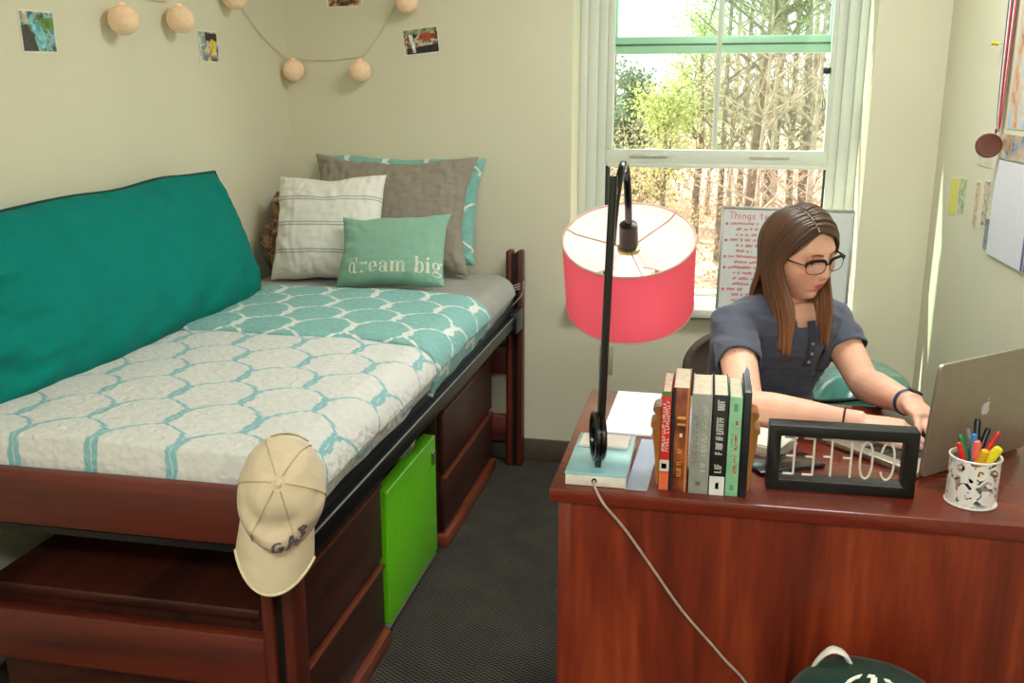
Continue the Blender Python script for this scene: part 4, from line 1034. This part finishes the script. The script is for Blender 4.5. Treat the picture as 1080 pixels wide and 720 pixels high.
# first line reads "Things to Do"; the list below it is not legible in the photograph
ST = {'T': [[(0, 1), (.7, 1)], [(.35, 1), (.35, 0)]], 'h': [[(0, 1), (0, 0)], [(0, .5), (.3, .55), (.4, .4), (.4, 0)]], 'i': [[(0, .55), (0, 0)], [(0, .75), (.03, .8)]], 'n': [[(0, .55), (0, 0)], [(0, .45), (.25, .55), (.4, .4), (.4, 0)]],
      'g': [[(.4, .55), (.1, .55), (0, .3), (.15, .05), (.4, .2), (.4, .55), (.4, -.2), (.1, -.3)]], 's': [[(.38, .5), (.15, .55), (.05, .4), (.3, .25), (.33, .08), (.0, .03)]], 't': [[(.2, .9), (.2, .05), (.35, 0)], [(0, .6), (.4, .6)]], 'o': [[(.2, .55), (0, .28), (.2, 0), (.42, .28), (.2, .55)]],
      'D': [[(0, 0), (0, 1), (.4, .9), (.6, .5), (.4, .08), (0, 0)]], ' ': []}
x, y = .026, WH - .042
for ch in 'Things to Do':
    for st in ST[ch]: strip(m, WP, [(x + a * .026, y + b * .026) for a, b in st], .0028)
    x += .026 * (.42 if ch in ' i' else .66) if ch != 'T' else .022
y = WH - .066
for ln_, (ind, L, bul) in enumerate([(0, .10, 1), (.022, .08, 0), (.022, .13, 0), (0, .10, 1), (.026, .13, 0), (.026, .06, 0), (0, .10, 1), (.022, .12, 0), (0, .11, 1), (.02, .12, 0), (.02, .12, 0), (.02, .11, 0), (0, .06, 1), (.02, .10, 0), (.02, .10, 0)]):
    x = .020 + ind
    if bul: m.add([WP(x - .006, y), WP(x + .004, y), WP(x + .004, y + .009), WP(x - .006, y + .009)], [(0, 1, 2, 3)])
    x += .012
    pts = []; xe = x + L
    while x < xe:
        pts.append((x, y + rw.uniform(0, .004))); pts.append((x + .003, y + rw.uniform(.007, .013))); x += .0055
        if rw.random() < .16 and len(pts) > 3: strip(m, WP, pts, .0021); pts = []; x += .006
    if len(pts) > 1: strip(m, WP, pts, .0021)
    y -= .0205
m.build('handwriting', plain('red_marker', (214, 84, 94), .5), wb, smooth=False)
# ================================================================== PERSON
def skin():
    t = NT('skin'); v = t.coord()
    base = t.ramp(t.noise(v, 30, 3), [(.3, (232, 176, 146)), (.7, (240, 190, 162))])
    def spot(c, r, col, amt, prev):
        d = t.n('ShaderNodeVectorMath', operation='SUBTRACT'); t.l(v, d.inputs[0]); d.inputs[1].default_value = c
        mv = t.n('ShaderNodeMapping'); t.l(d.outputs[0], mv.inputs[0]); mv.vector_type = 'POINT'
        mv.inputs['Rotation'].default_value = HROT; mv.inputs['Scale'].default_value = (1 / r[0], 1 / r[1], 1 / r[2])
        ln_ = t.n('ShaderNodeVectorMath', operation='LENGTH'); t.l(mv.outputs[0], ln_.inputs[0])
        mr = t.n('ShaderNodeMapRange'); t.l(ln_.outputs['Value'], mr.inputs[0]); mr.inputs[1].default_value = .6; mr.inputs[2].default_value = 1.1; mr.inputs[3].default_value = amt; mr.inputs[4].default_value = 0
        return t.mix(mr.outputs[0], prev, col)
    for c, r, col, amt in SPOTS: base = spot(c, r, col, amt, base)
    t.base(base); t.pr(.5, spec=.35)
    t.b.inputs['Subsurface Weight'].default_value = .12; t.b.inputs['Subsurface Radius'].default_value = (.02, .008, .004); t.b.inputs['Subsurface Scale'].default_value = .3
    return t.m
HS = .93
pf = math.radians(10); fh = v3(.615, -.788, 0).normalized()
HF = (fh * math.cos(pf) - v3(0, 0, math.sin(pf))).normalized(); HU = (fh * math.sin(pf) + v3(0, 0, math.cos(pf))).normalized()
HU = (Matrix.Rotation(math.radians(5), 3, HF) @ HU).normalized()
HX = HF.cross(HU).normalized()       # her right
H0 = v3(.214, 2.285, 1.100)
HR = Matrix((HX, HF, HU)).transposed()
def hp(x, y, z): return H0 + HR @ (v3(x, y, z) * HS)
def g(x, s): return math.exp(-(x / s) ** 2)
def headv(th, ph):
    d = v3(math.sin(th) * math.sin(ph), math.sin(th) * math.cos(ph), math.cos(th))   # ph=0 faces forward
    x, y, z = d.x * .074, d.y * .094, d.z * .112
    lo = sm(.0, 1.0, -d.z)
    fr = max(0, d.y)
    x *= 1 - .27 * lo
    if d.y < 0: y *= 1 - .45 * lo
    else: y *= 1 - .05 * lo
    if z > 0 and d.y > 0: y *= 1 - .05 * (z / .112)
    if fr > .3:      # flatten the face a little
        y -= .006 * sm(.3, 1, fr) * g(z - .005, .05)
    # chin
    y += .014 * g(x, .026) * g(z + .097, .016) * (d.y > 0)
    if d.y > 0:
        y += .007 * g(z - .032, .012) * g(abs(x) - .026, .022)           # brow
        y -= .013 * g(z - .012, .013) * g(abs(x) - .031, .016)           # eye sockets
        nzr = sm(.022, -.022, z) if False else max(0, min(1, (.024 - z) / .05))
        nose = (.003 + .0135 * nzr) * (1 if z > -.028 else g(z + .028, .008)) * (g(z - .0, .04) if z > .02 else 1)
        y += nose * g(x, .0065 + .0035 * nzr)
        y += .006 * g(z + .025, .008) * g(abs(x) - .011, .006)           # nostril wings
        y += .0045 * g(z + .0515, .0055) * g(x, .018) + .0055 * g(z + .0635, .006) * g(x, .016) - .005 * g(z + .0572, .0022) * g(x, .021)
        y -= .004 * g(z + .078, .007) * g(x, .022)
        y += .002 * g(z + .018, .02) * g(abs(x) - .045, .016)            # cheeks
        x += math.copysign(.003, x) * g(z + .012, .03) * sm(.2, .6, fr) * min(1, abs(x) / .03)
    return hp(x, y, z)
m = MB()
m.grid(lambda u, v: headv(PI * (.002 + .996 * v), 2 * PI * u), 120, 90)
S_ = v3(.79, .613, 0).normalized(); D_f = v3(.613, -.79, 0).normalized()
def sect(c, a, b, tilt=0, n=28, p=.9):
    c = v3(*c); up = v3(0, 0, 1)
    d = (D_f * math.cos(tilt) + up * math.sin(tilt))
    return [c + S_ * (a * sgn(math.cos(2 * PI * k / n), p)) + d * (b * sgn(math.sin(2 * PI * k / n), p)) for k in range(n)]
TOR = [((.140, 2.56, .46), .165, .12), ((.140, 2.55, .54), .168, .125), ((.145, 2.52, .62), .142, .105), ((.152, 2.48, .70), .130, .098), ((.165, 2.43, .79), .146, .110), ((.178, 2.39, .86), .155, .112), ((.186, 2.365, .915), .158, .098), ((.190, 2.35, .955), .135, .078), ((.193, 2.343, .982), .085, .060)]
def torso(mb, e=0, upto=len(TOR), lowz=0):
    mb.rings([sect(c, a + e, b + e) for c, a, b in TOR[:upto]], True)
torso(m)
m.tube([(.190, 2.352, .955), (.195, 2.342, 1.0), (.200, 2.328, 1.04), (.203, 2.312, 1.09)], [.060, .046, .042, .044], 20)
shR, shL = v3(.070, 2.262, .922), v3(.314, 2.432, .910)
elR, elL = v3(.100, 2.012, .806), v3(.385, 2.305, .790)
wrR, wrL = v3(.318, 1.968, .802), v3(.447, 2.092, .812)
for sh_, el, wr in ((shR, elR, wrR), (shL, elL, wrL)):
    mid = v3(.19, 2.35, .93)
    m.tube([mid.lerp(sh_, .35), mid.lerp(sh_, .8), sh_, sh_.lerp(el, .35), sh_.lerp(el, .75), el], [.056, .050, .045, .043, .039, .037], 18)
    m.tube([el + (el - wr).normalized() * .012, el, el.lerp(wr, .25), el.lerp(wr, .55), el.lerp(wr, .85), wr + (wr - el).normalized() * .015], [.030, .0385, .0405, .035, .027, .026], 18)
# hips and legs, seated
for sx, kx, ky in ((-.085, .10, 2.13), (.085, .27, 2.20)):
    hip = v3(.140, 2.56, .515) + S_ * sx
    kn = v3(kx, ky, .50); an = v3(kx + .01, ky + .08, .085); toe = v3(kx + .03, ky - .10, .035)
    m.tube([hip, hip.lerp(kn, .4), hip.lerp(kn, .8), kn], [.085, .078, .060, .055], 18)
    m.tube([kn, kn.lerp(an, .3), kn.lerp(an, .7), an], [.054, .054, .042, .036], 18)
    m.tube([an + v3(-.005, .035, -.035), an.lerp(toe, .5), toe], [(.034, .045), (.038, .036), (.034, .022)], 16)
def hand(wr, d, pn, thumb_side, curl, spread=.12):
    """wr wrist, d direction towards the knuckles, pn palm normal (palm faces pn), thumb_side +1 / -1 along d x pn"""
    d = d.normalized(); pn = (pn - d * pn.dot(d)).normalized(); w = d.cross(pn) * thumb_side
    kn = wr + d * .082
    m.tube([wr - d * .01, wr + d * .02, wr + d * .05, kn, kn + d * .006], [(.024, .019), (.030, .018), (.037, .0155), (.037, .0125), (.030, .009)], 18, ref=tuple(pn))
    for i, (o, L) in enumerate(((.027, .070), (.0092, .078), (-.0090, .072), (-.0265, .056))):
        q = kn + w * o - d * (.004 + .004 * abs(i - 1)); dd = (d + w * spread * o * 14).normalized()
        pts = [q - dd * .02, q]; ang = curl * .25
        for f in (.45, .30, .25):
            ang += curl * (.35 + .1 * i / 3)
            v = dd * math.cos(ang) + pn * math.sin(ang)
            pts.append(pts[-1] + v * L * f)
        m.tube(bez(pts, 3), [.0088 - .0026 * k / 12 for k in range(13)], 12)
        e = pts[-1]; m.ball(e, .0060, 10)
    q = wr + d * .022 + w * .024 + pn * .004
    pts = [q - w * .012, q + d * .020 + w * .014 + pn * .004, q + d * .046 + w * .022 + pn * .010, q + d * .070 + w * .020 + pn * .015]
    m.tube(bez(pts, 3), [.0125 - .0055 * k / 9 for k in range(10)], 12); m.ball(pts[-1], .0068, 10)
hand(wrR + (wrR - elR).normalized() * .008, v3(.96, -.28, .03), v3(.0, .12, -1), -1, .62)
hand(wrL + (wrL - elL).normalized() * .008, v3(.22, -.95, -.05), v3(-.25, -.05, -1), 1, .50)
tmp = m.build('person', plain('tmp_skin', (220, 170, 140)), None, origin=(.15, 2.45, 0))
rm = tmp.modifiers.new('r', 'REMESH'); rm.mode = 'VOXEL'; rm.voxel_size = .0032; rm.use_smooth_shade = True
sm_ = tmp.modifiers.new('s', 'SMOOTH'); sm_.factor = .5; sm_.iterations = 4
dg = bpy.context.evaluated_depsgraph_get()
me = bpy.data.meshes.new_from_object(tmp.evaluated_get(dg))
tmp.modifiers.clear(); old = tmp.data; tmp.data = me
person = tmp
me.shade_smooth()
PL = v3(.15, 2.45, 0)
HROT = (HR.transposed()).to_euler()
SPOTS = [(tuple(hp(0, .085, -.0575) - PL), (.0185 * HS, .03, .0105 * HS), (184, 84, 82), .9)]
for s_ in (-1, 1):
    SPOTS.append((tuple(hp(s_ * .038, .075, -.018) - PL), (.024, .04, .022), (222, 142, 120), .3))
me.materials.clear(); me.materials.append(skin())
tag(person, 'young woman with long brown hair and glasses typing at the desk', 'person')
# eyes, brows
for s_ in (-1, 1):
    e = MB().ball(hp(s_ * .031, .0635, .0105), .0120 * HS, 20).build('eye', plain('eye_white', (226, 218, 210), .2, var=.01), person)
    gz_ = (HF - HU * .55 - HX * .25).normalized(); ec = hp(s_ * .031, .0635, .0105)
    MB().lathe([(.0058, .0100), (.0045, .0112), (.0, .0118)], tuple(ec), tuple(gz_), 16).build('iris', plain('iris_brown', (66, 44, 30), .15), e)
    MB().grid(lambda u, v: ec + HR @ (v3(math.sin((u - .5) * 2.7), math.cos((u - .5) * 2.7) * math.cos(-.18 + v * 1.4), math.sin(-.18 + v * 1.4)).normalized() * .0122), 14, 8).build('eyelid', plain('eyelid_skin', (206, 146, 118), .5), e, solid=.0006)
    MB().tube([ec + HR @ (v3(math.sin((u - .5) * 2.7), math.cos((u - .5) * 2.7) * math.cos(-.2), math.sin(-.2)).normalized() * .0126) for u in [k / 10 for k in range(11)]], .0008, 6).build('lashes', plain('lash_brown', (40, 26, 20), .7), e)
    m = MB()
    m.tube([headv(math.acos(max(-1, min(1, z / .112))), math.atan2(x, .08)) + HF * .0012 for x, z in ((s_ * .013, .0275), (s_ * .024, .0300), (s_ * .036, .0305), (s_ * .049, .0265))], [(.0018, .0008), (.0022, .0009), (.0018, .0008), (.0008, .0005)], 8, ref=tuple(HF))
    m.build('eyebrow', plain('brow_hair', (132, 92, 66), .8), person)
# glasses
M_gl = plain('tortoise_dark', (36, 20, 20), .5, spec=.2)
gf = MB()
LZ, LY = .0025, .0965
for s_ in (-1, 1):
    pts = []
    for k in range(28):
        a = 2 * PI * k / 28; lx = sgn(math.cos(a), .66) * .0258; lz = sgn(math.sin(a), .72) * .0172
        if lz > 0: lx *= 1.06
        pts.append(hp(s_ * .0325 + lx, LY - .010 * ((abs(s_ * .0325 + lx)) / .055) ** 2, LZ + lz))
    gf.tube(pts, [(.0034, .0018) if math.sin(2 * PI * k / 28) > .1 else (.0009, .0008) for k in range(28)], 8, loop=True)
    gf.tube([hp(s_ * .058, .085, .0105), hp(s_ * .069, .076, .0115), hp(s_ * .078, .03, .012), hp(s_ * .079, -.01, .010)], [(.0042, .0018), (.004, .0016), (.003, .0014), (.0028, .0014)], 8)
gf.tube([hp(-.0085, LY, .006), hp(-.004, LY + .003, .009), hp(.004, LY + .003, .009), hp(.0085, LY, .006)], .0015, 8)
gl_ = gf.build('glasses', M_gl, person)
for s_ in (-1, 1):
    mb = MB(); mb.add([hp(s_ * .0325 + sgn(math.cos(2 * PI * k / 24), .66) * .0252, LY - .010 * (abs(s_ * .0325 + math.cos(2 * PI * k / 24) * .024) / .055) ** 2, LZ + sgn(math.sin(2 * PI * k / 24), .72) * .0168) for k in range(24)], [tuple(range(24))])
    mb.build('lens', glassy('lens_glass', (.96, .97, .96), .05), gl_, smooth=False)
# shirt
M_shirt = fabric('slate_jersey', (80, 85, 98), .45, 15, 900, .05, bd=.014)
m = MB(); torso(m, .010, 8)
for sh_, el in ((shR, elR), (shL, elL)):
    mid = v3(.19, 2.35, .93)
    m.tube([mid.lerp(sh_, .35), mid.lerp(sh_, .8), sh_ + v3(0, 0, .003), sh_.lerp(el, .25), sh_.lerp(el, .46), sh_.lerp(el, .50)], [.071, .064, .056, .052, .0505, .0505], 22)
m.tube([(.190, 2.352, .945), (.193, 2.346, .972)], [(.088, .072), (.070, .058)], 22, ref=(0.613, -.79, 0))
ts = m.build('shirt', M_shirt, person)
rm = ts.modifiers.new('r', 'REMESH'); rm.mode = 'VOXEL'; rm.voxel_size = .0045
sm_ = ts.modifiers.new('s', 'SMOOTH'); sm_.factor = .5; sm_.iterations = 5
dg = bpy.context.evaluated_depsgraph_get(); me = bpy.data.meshes.new_from_object(ts.evaluated_get(dg)); ts.modifiers.clear(); ts.data = me
bmq = bmesh.new(); bmq.from_mesh(me)
off = wloc(person)
for vtx in bmq.verts:
    p = vtx.co + off
    amp = .0050 * (nz(p * 22) + .7 * nz((p.x * 18, p.y * 18, p.z * 60)))
    vtx.co += vtx.normal * amp
# open neckline, sleeve ends and hem
cut = []
for f_ in bmq.faces:
    p = f_.calc_center_median() + off
    q = p - v3(.194, 2.345, .975); fwd = q.dot(D_f); sd = q.dot(S_)
    neck = (sd / .050) ** 2 + ((fwd - .030) / .078) ** 2 < 1 and p.z > .93
    slv = any((p - s1.lerp(e1, .47)).dot((e1 - s1).normalized()) > 0 and (p - s1.lerp(e1, .6)).length < .085 for s1, e1 in ((shR, elR), (shL, elL)))
    if neck or slv or p.z < .475: cut.append(f_)
bmesh.ops.delete(bmq, geom=cut, context='FACES')
for it in range(14):
    new = {}
    for vtx in bmq.verts:
        if vtx.is_boundary:
            nb = [e_.other_vert(vtx).co for e_ in vtx.link_edges if e_.is_boundary]
            if len(nb) == 2: new[vtx] = vtx.co * .4 + (nb[0] + nb[1]) * .3
    for vtx, c_ in new.items(): vtx.co = c_
bmq.to_mesh(me); bmq.free()
me.shade_smooth(); me.materials.clear(); me.materials.append(M_shirt)
md_ = ts.modifiers.new('solid', 'SOLIDIFY'); md_.thickness = .0035; md_.offset = 0
# placket, buttons and pocket
def chest(side, z, out=.0):
    c = None
    for (c0, a0, b0), (c1, a1, b1) in zip(TOR, TOR[1:]):
        if c0[2] <= z <= c1[2]:
            t_ = (z - c0[2]) / (c1[2] - c0[2]); c = v3(*c0).lerp(v3(*c1), t_); a = a0 + (a1 - a0) * t_; b = b0 + (b1 - b0) * t_
    a += .012; b += .012
    return c + S_ * side + D_f * (b * max(0, 1 - abs(side / a) ** 2.2) ** (1 / 2.2) + out)
m = MB(); m.grid(lambda u, v: chest(-.012 + .024 * u, .825 + .12 * v, .002), 4, 14); m.build('placket', fabric('slate_placket', (62, 68, 80), .2), ts, solid=.002, off=1)
for z in (.838, .862, .888): MB().lathe([(.0045, 0), (.0045, .002), (.0, .0025)], tuple(chest(0, z, .004)), tuple(D_f), 12).build('button', plain('grey_button', (150, 150, 150), .3), ts)
m = MB(); m.grid(lambda u, v: chest(.045 + .062 * u, .80 + .07 * v, .0022), 8, 8); m.build('pocket', fabric('slate_pocket', (66, 72, 84), .2), ts, solid=.0025, off=1)
# trousers
m = MB(); m.rings([sect(c, a + .007, b + .007) for c, a, b in TOR[:3]], True)
for sx, kx, ky in ((-.085, .10, 2.13), (.085, .27, 2.20)):
    hip = v3(.140, 2.56, .515) + S_ * sx; kn = v3(kx, ky, .50); an = v3(kx + .01, ky + .08, .085)
    m.tube([hip, hip.lerp(kn, .4), hip.lerp(kn, .8), kn, kn + (kn - hip).normalized() * .02], [.094, .088, .070, .062, .05], 18)
    m.tube([kn + v3(0, 0, .02), kn.lerp(an, .3), kn.lerp(an, .7), an + v3(0, 0, .03)], [.058, .062, .055, .052], 18)
tr = m.build('trousers', fabric('dark_denim', (44, 50, 66), .2), person)
rm = tr.modifiers.new('r', 'REMESH'); rm.mode = 'VOXEL'; rm.voxel_size = .01; rm.use_smooth_shade = True
# hair: locks from the parting over the skull, then hanging
def hairmat():
    t = NT('brown_hair'); tc = t.n('ShaderNodeTexCoord'); sp_ = t.n('ShaderNodeSeparateXYZ'); t.l(tc.outputs['UV'], sp_.inputs[0])
    ln_ = sp_.outputs[1]
    vv = t.n('ShaderNodeCombineXYZ'); t.l(t.math('MULTIPLY', sp_.outputs[0], 60), vv.inputs[0]); t.l(t.math('MULTIPLY', ln_, 1.2), vv.inputs[1])
    f = t.math('ADD', t.math('MULTIPLY', t.noise(vv.outputs[0], 1.0, 3), .55), t.math('MULTIPLY', ln_, .55))
    t.base(t.ramp(f, [(.18, (50, 34, 22)), (.42, (84, 58, 38)), (.66, (122, 82, 52)), (.88, (168, 116, 74))]))
    t.bump(t.noise(vv.outputs[0], 2.5, 2), .3, .002); t.pr(.42, spec=.45)
    return t.m
rh = random.Random(11)
rx, ry, rz_ = .0855, .106, .1145
def hd(a, b, k):      # point on the hair ellipsoid, k radial factor
    return v3(a.x * rx, a.y * ry - .006, a.z * rz_ + .006) * k
def slerp(a, b, t):
    w = a.angle(b)
    return (a * math.sin((1 - t) * w) + b * math.sin(t * w)) / math.sin(w)
m = MB()
for side in (1, -1):
    for i in range(135):
        lay = rh.random()
        t = (i + rh.random()) / 135
        pa = math.radians(46 - 128 * min(1, t * 1.15))          # parting: from the hairline back over the crown
        a = v3(.22, math.sin(pa), math.cos(pa)).normalized()
        al = math.radians(74 + 104 * t); po = math.radians(96)
        b = v3(side * math.sin(po) * math.sin(al), math.sin(po) * math.cos(al), math.cos(po)).normalized()
        k0 = .985 + .05 * lay
        pts = []
        for j in range(9):
            s = j / 8
            d = slerp(a, b, s); vol = 1 + .035 * math.sin(PI * s)
            p = hd(d, None, k0 * vol)
            # front locks sweep back off the forehead
            p.y -= .012 * math.sin(PI * s) * max(0, 1 - t * 4)
            pts.append(hp(*p))
        e = pts[-1]
        front = t < .5
        if side == 1: zend = .868 + .03 * rh.random() + .05 * max(0, t - .3)
        else: zend = .875 + .03 * rh.random() + .04 * max(0, t - .3)
        n = 9
        inward = HX * (-side)
        for j in range(1, n + 1):
            s = j / n
            p = e.lerp(v3(e.x, e.y, zend), s)
            # fall in front of the shoulders, waving slightly; tips taper inwards
            if front: p += D_f * (.034 * sm(.1, .7, s) * (1 - t)) + inward * ((.004 if side == 1 else .010) * math.sin(PI * s) + (.022 if side == 1 else .018) * s)
            else: p += -D_f * (.030 * sm(.15, .6, s)) + inward * (.012 * s)
            p += v3(math.sin(s * 5 + t * 9), math.cos(s * 4 + t * 7), 0) * .0035 * s
            pts.append(p)
        pts = bez(pts, 2)
        N_ = len(pts); rad = []
        for q in range(N_):
            s = q / (N_ - 1)
            w_ = (.0085 if s > .12 else .003 + .046 * s) * (1 if s < .75 else 1 - .78 * ((s - .75) / .25))
            rad.append((w_, (.0014 + .028 * min(s, .1)) * (1 if s < .8 else 1 - .7 * ((s - .8) / .2))))
        k = len(m.v)
        # flatten locks against the head: ref points outwards
        mid = pts[N_ // 3]; ref = (mid - H0).normalized()
        m.tube(pts, rad, 7, ref=tuple(ref))
        uo = rh.random()
        for idx in range(k, len(m.v)):
            m.uv[idx] = (uo + m.uv[idx][0] * .12, m.uv[idx][1])
# scalp underlayer
k = len(m.v)
def scalp(u, v):
    ph = 2 * PI * u; th = v * math.radians(104)
    lim = 1.0
    fr = max(0, math.cos(ph))
    th = v * math.radians(100 - 52 * fr ** 1.5)
    return hp(*hd(v3(math.sin(th) * math.sin(ph), math.sin(th) * math.cos(ph), math.cos(th)), None, .965))
m.grid(scalp, 48, 20)
for idx in range(k, len(m.v)): m.uv[idx] = (m.uv[idx][0] * 9, .25)
m.build('hair', hairmat(), person, angle=180)
m = MB(); m.tube([hp(*hd(v3(.22, math.sin(a_), math.cos(a_)).normalized(), None, 1.032)) for a_ in [math.radians(48 - 5 * k) for k in range(12)]], [(.0018, .0012)] * 12, 6); m.build('parting', plain('scalp_skin', (176, 140, 116), .7), person)
# hair tie on the right wrist, fitness band on the left
def band(c, d, r, tr_, name, mt):
    d = d.normalized(); a = d.orthogonal().normalized(); b = d.cross(a); c = v3(*c)
    mb = MB(); mb.tube([c + a * math.cos(2 * PI * k / 30) * r[0] + b * math.sin(2 * PI * k / 30) * r[1] for k in range(30)], tr_, 8, loop=True, ref=tuple(d))
    return mb.build(name, mt, person)
band(elR.lerp(wrR, .90), wrR - elR, (.0275, .0275), .0022, 'hair_tie', plain('maroon_elastic', (60, 20, 22), .7))
bb = band(elL.lerp(wrL, .93), wrL - elL, (.0278, .0278), [(.0018, .0065)] * 30, 'wristband', plain('navy_rubber', (24, 58, 98), .5))
c = elL.lerp(wrL, .94) + v3(.014, -.002, .0255)
MB().box((-.016, -.011, -.003), (.016, .011, .004), R=Matrix((v3(.25, -.94, 0).normalized(), v3(.94, .25, -.3).normalized(), v3(.2, .1, .95).normalized())).transposed(), o=tuple(c)).build('tracker', M_black, bb, bevel=.003)
# ================================================================== CHAIR
def meshmat():
    t = NT('brown_mesh'); v = t.coord()
    ck = t.n('ShaderNodeTexChecker'); t.l(v, ck.inputs[0]); ck.inputs['Scale'].default_value = 260
    t.base(t.mix(ck.outputs['Fac'], (58, 46, 38), (98, 82, 68))); t.pr(.8); return t.m
ch = thing('desk_chair', (.13, 2.60, 0), 'chair with a rounded dark brown woven back behind the woman', 'chair')
Dc = v3(.30, -.954, 0).normalized(); Sc = v3(.954, .30, 0).normalized(); cc = v3(.140, 2.70, 0)
def backp(u, v):
    x = (u - .5) * 2; w = .195 * (1 - .12 * v ** 6) * (1 if v < .7 else math.sqrt(max(0.02, 1 - ((v - .7) / .32) ** 2)) ** .6)
    z = .48 + .325 * v
    return cc + Sc * (x * w) - Dc * (.035 * (1 - x * x) + .05 * v) + v3(0, 0, z)
m = MB(); m.grid(backp, 24, 24); m.build('backrest', meshmat(), ch, solid=.02, angle=80)
m = MB().rings([[v3(.13, 2.55, z) + Sc * (.23 * sgn(math.cos(2 * PI * k / 40), .5) * e) + Dc * (.23 * sgn(math.sin(2 * PI * k / 40), .5) * e) for k in range(40)] for z, e in ((.36, .9), (.375, 1), (.395, 1), (.405, .9))], True)
m.build('seat', fabric('brown_seat', (70, 56, 46), .2), ch)
for a, b in ((-1, -1), (1, -1), (-1, 1), (1, 1)):
    q = v3(.13, 2.55, 0) + Sc * (.20 * a) + Dc * (.19 * b)
    MB().tube([q + Sc * .02 * a + Dc * .02 * b, q + v3(0, 0, .365)], [.014, .017], 12).build('leg', M_chest, ch)
for a in (-1, 1):
    MB().tube([v3(.13, 2.55, .37) + Sc * (.19 * a) - Dc * .19, cc + Sc * (.20 * a) - Dc * .02 + v3(0, 0, .53)], .013, 10).build('back_support', M_chest, ch)
# ================================================================== TEAL BAG IN THE CORNER
t = NT('teal_vinyl'); v = t.coord()
t.base(t.ramp(t.noise(v, 6, 2), [(.35, (50, 108, 100)), (.65, (96, 164, 148))])); t.bump(t.noise(v, 9, 3), .35, .02); t.pr(.18, spec=.6, coat=.5)
M_vin = t.m
tb = thing('laundry_bag', (.49, 2.93, 0), 'glossy dark teal bag standing in the room corner behind the desk', 'bag')
def tbp(ph, th, off=0):
    q = v3(.165 * sgn(math.cos(th), .32) * sgn(math.cos(ph), .6), .13 * sgn(math.cos(th), .32) * sgn(math.sin(ph), .6), .335 * sgn(math.sin(th), .45))
    q.z -= .05 * (q.x / .145) ** 2 * max(0, math.sin(th)) 
    q += v3(nz(q * 9), nz(q * 9 + v3(7, 0, 0)), 0) * .012
    p = v3(.49, 2.93, .335) + q + q.normalized() * off; p.z = max(0, p.z); return p
m = MB(); m.grid(lambda u, v: tbp(2 * PI * u, (v - .5) * PI), 56, 44); m.build('body', M_vin, tb, weld=True, angle=180)
m = MB()
m.tube([tbp(2 * PI * k / 60, .62, .003) for k in range(60)], .006, 8, loop=True)
m.tube([tbp(-PI / 2 + .5, (-.5 + k / 20) * 1.2 + .3, .003) for k in range(21)], .005, 8)
m.build('seam', plain('dark_piping', (18, 28, 28), .4), tb)
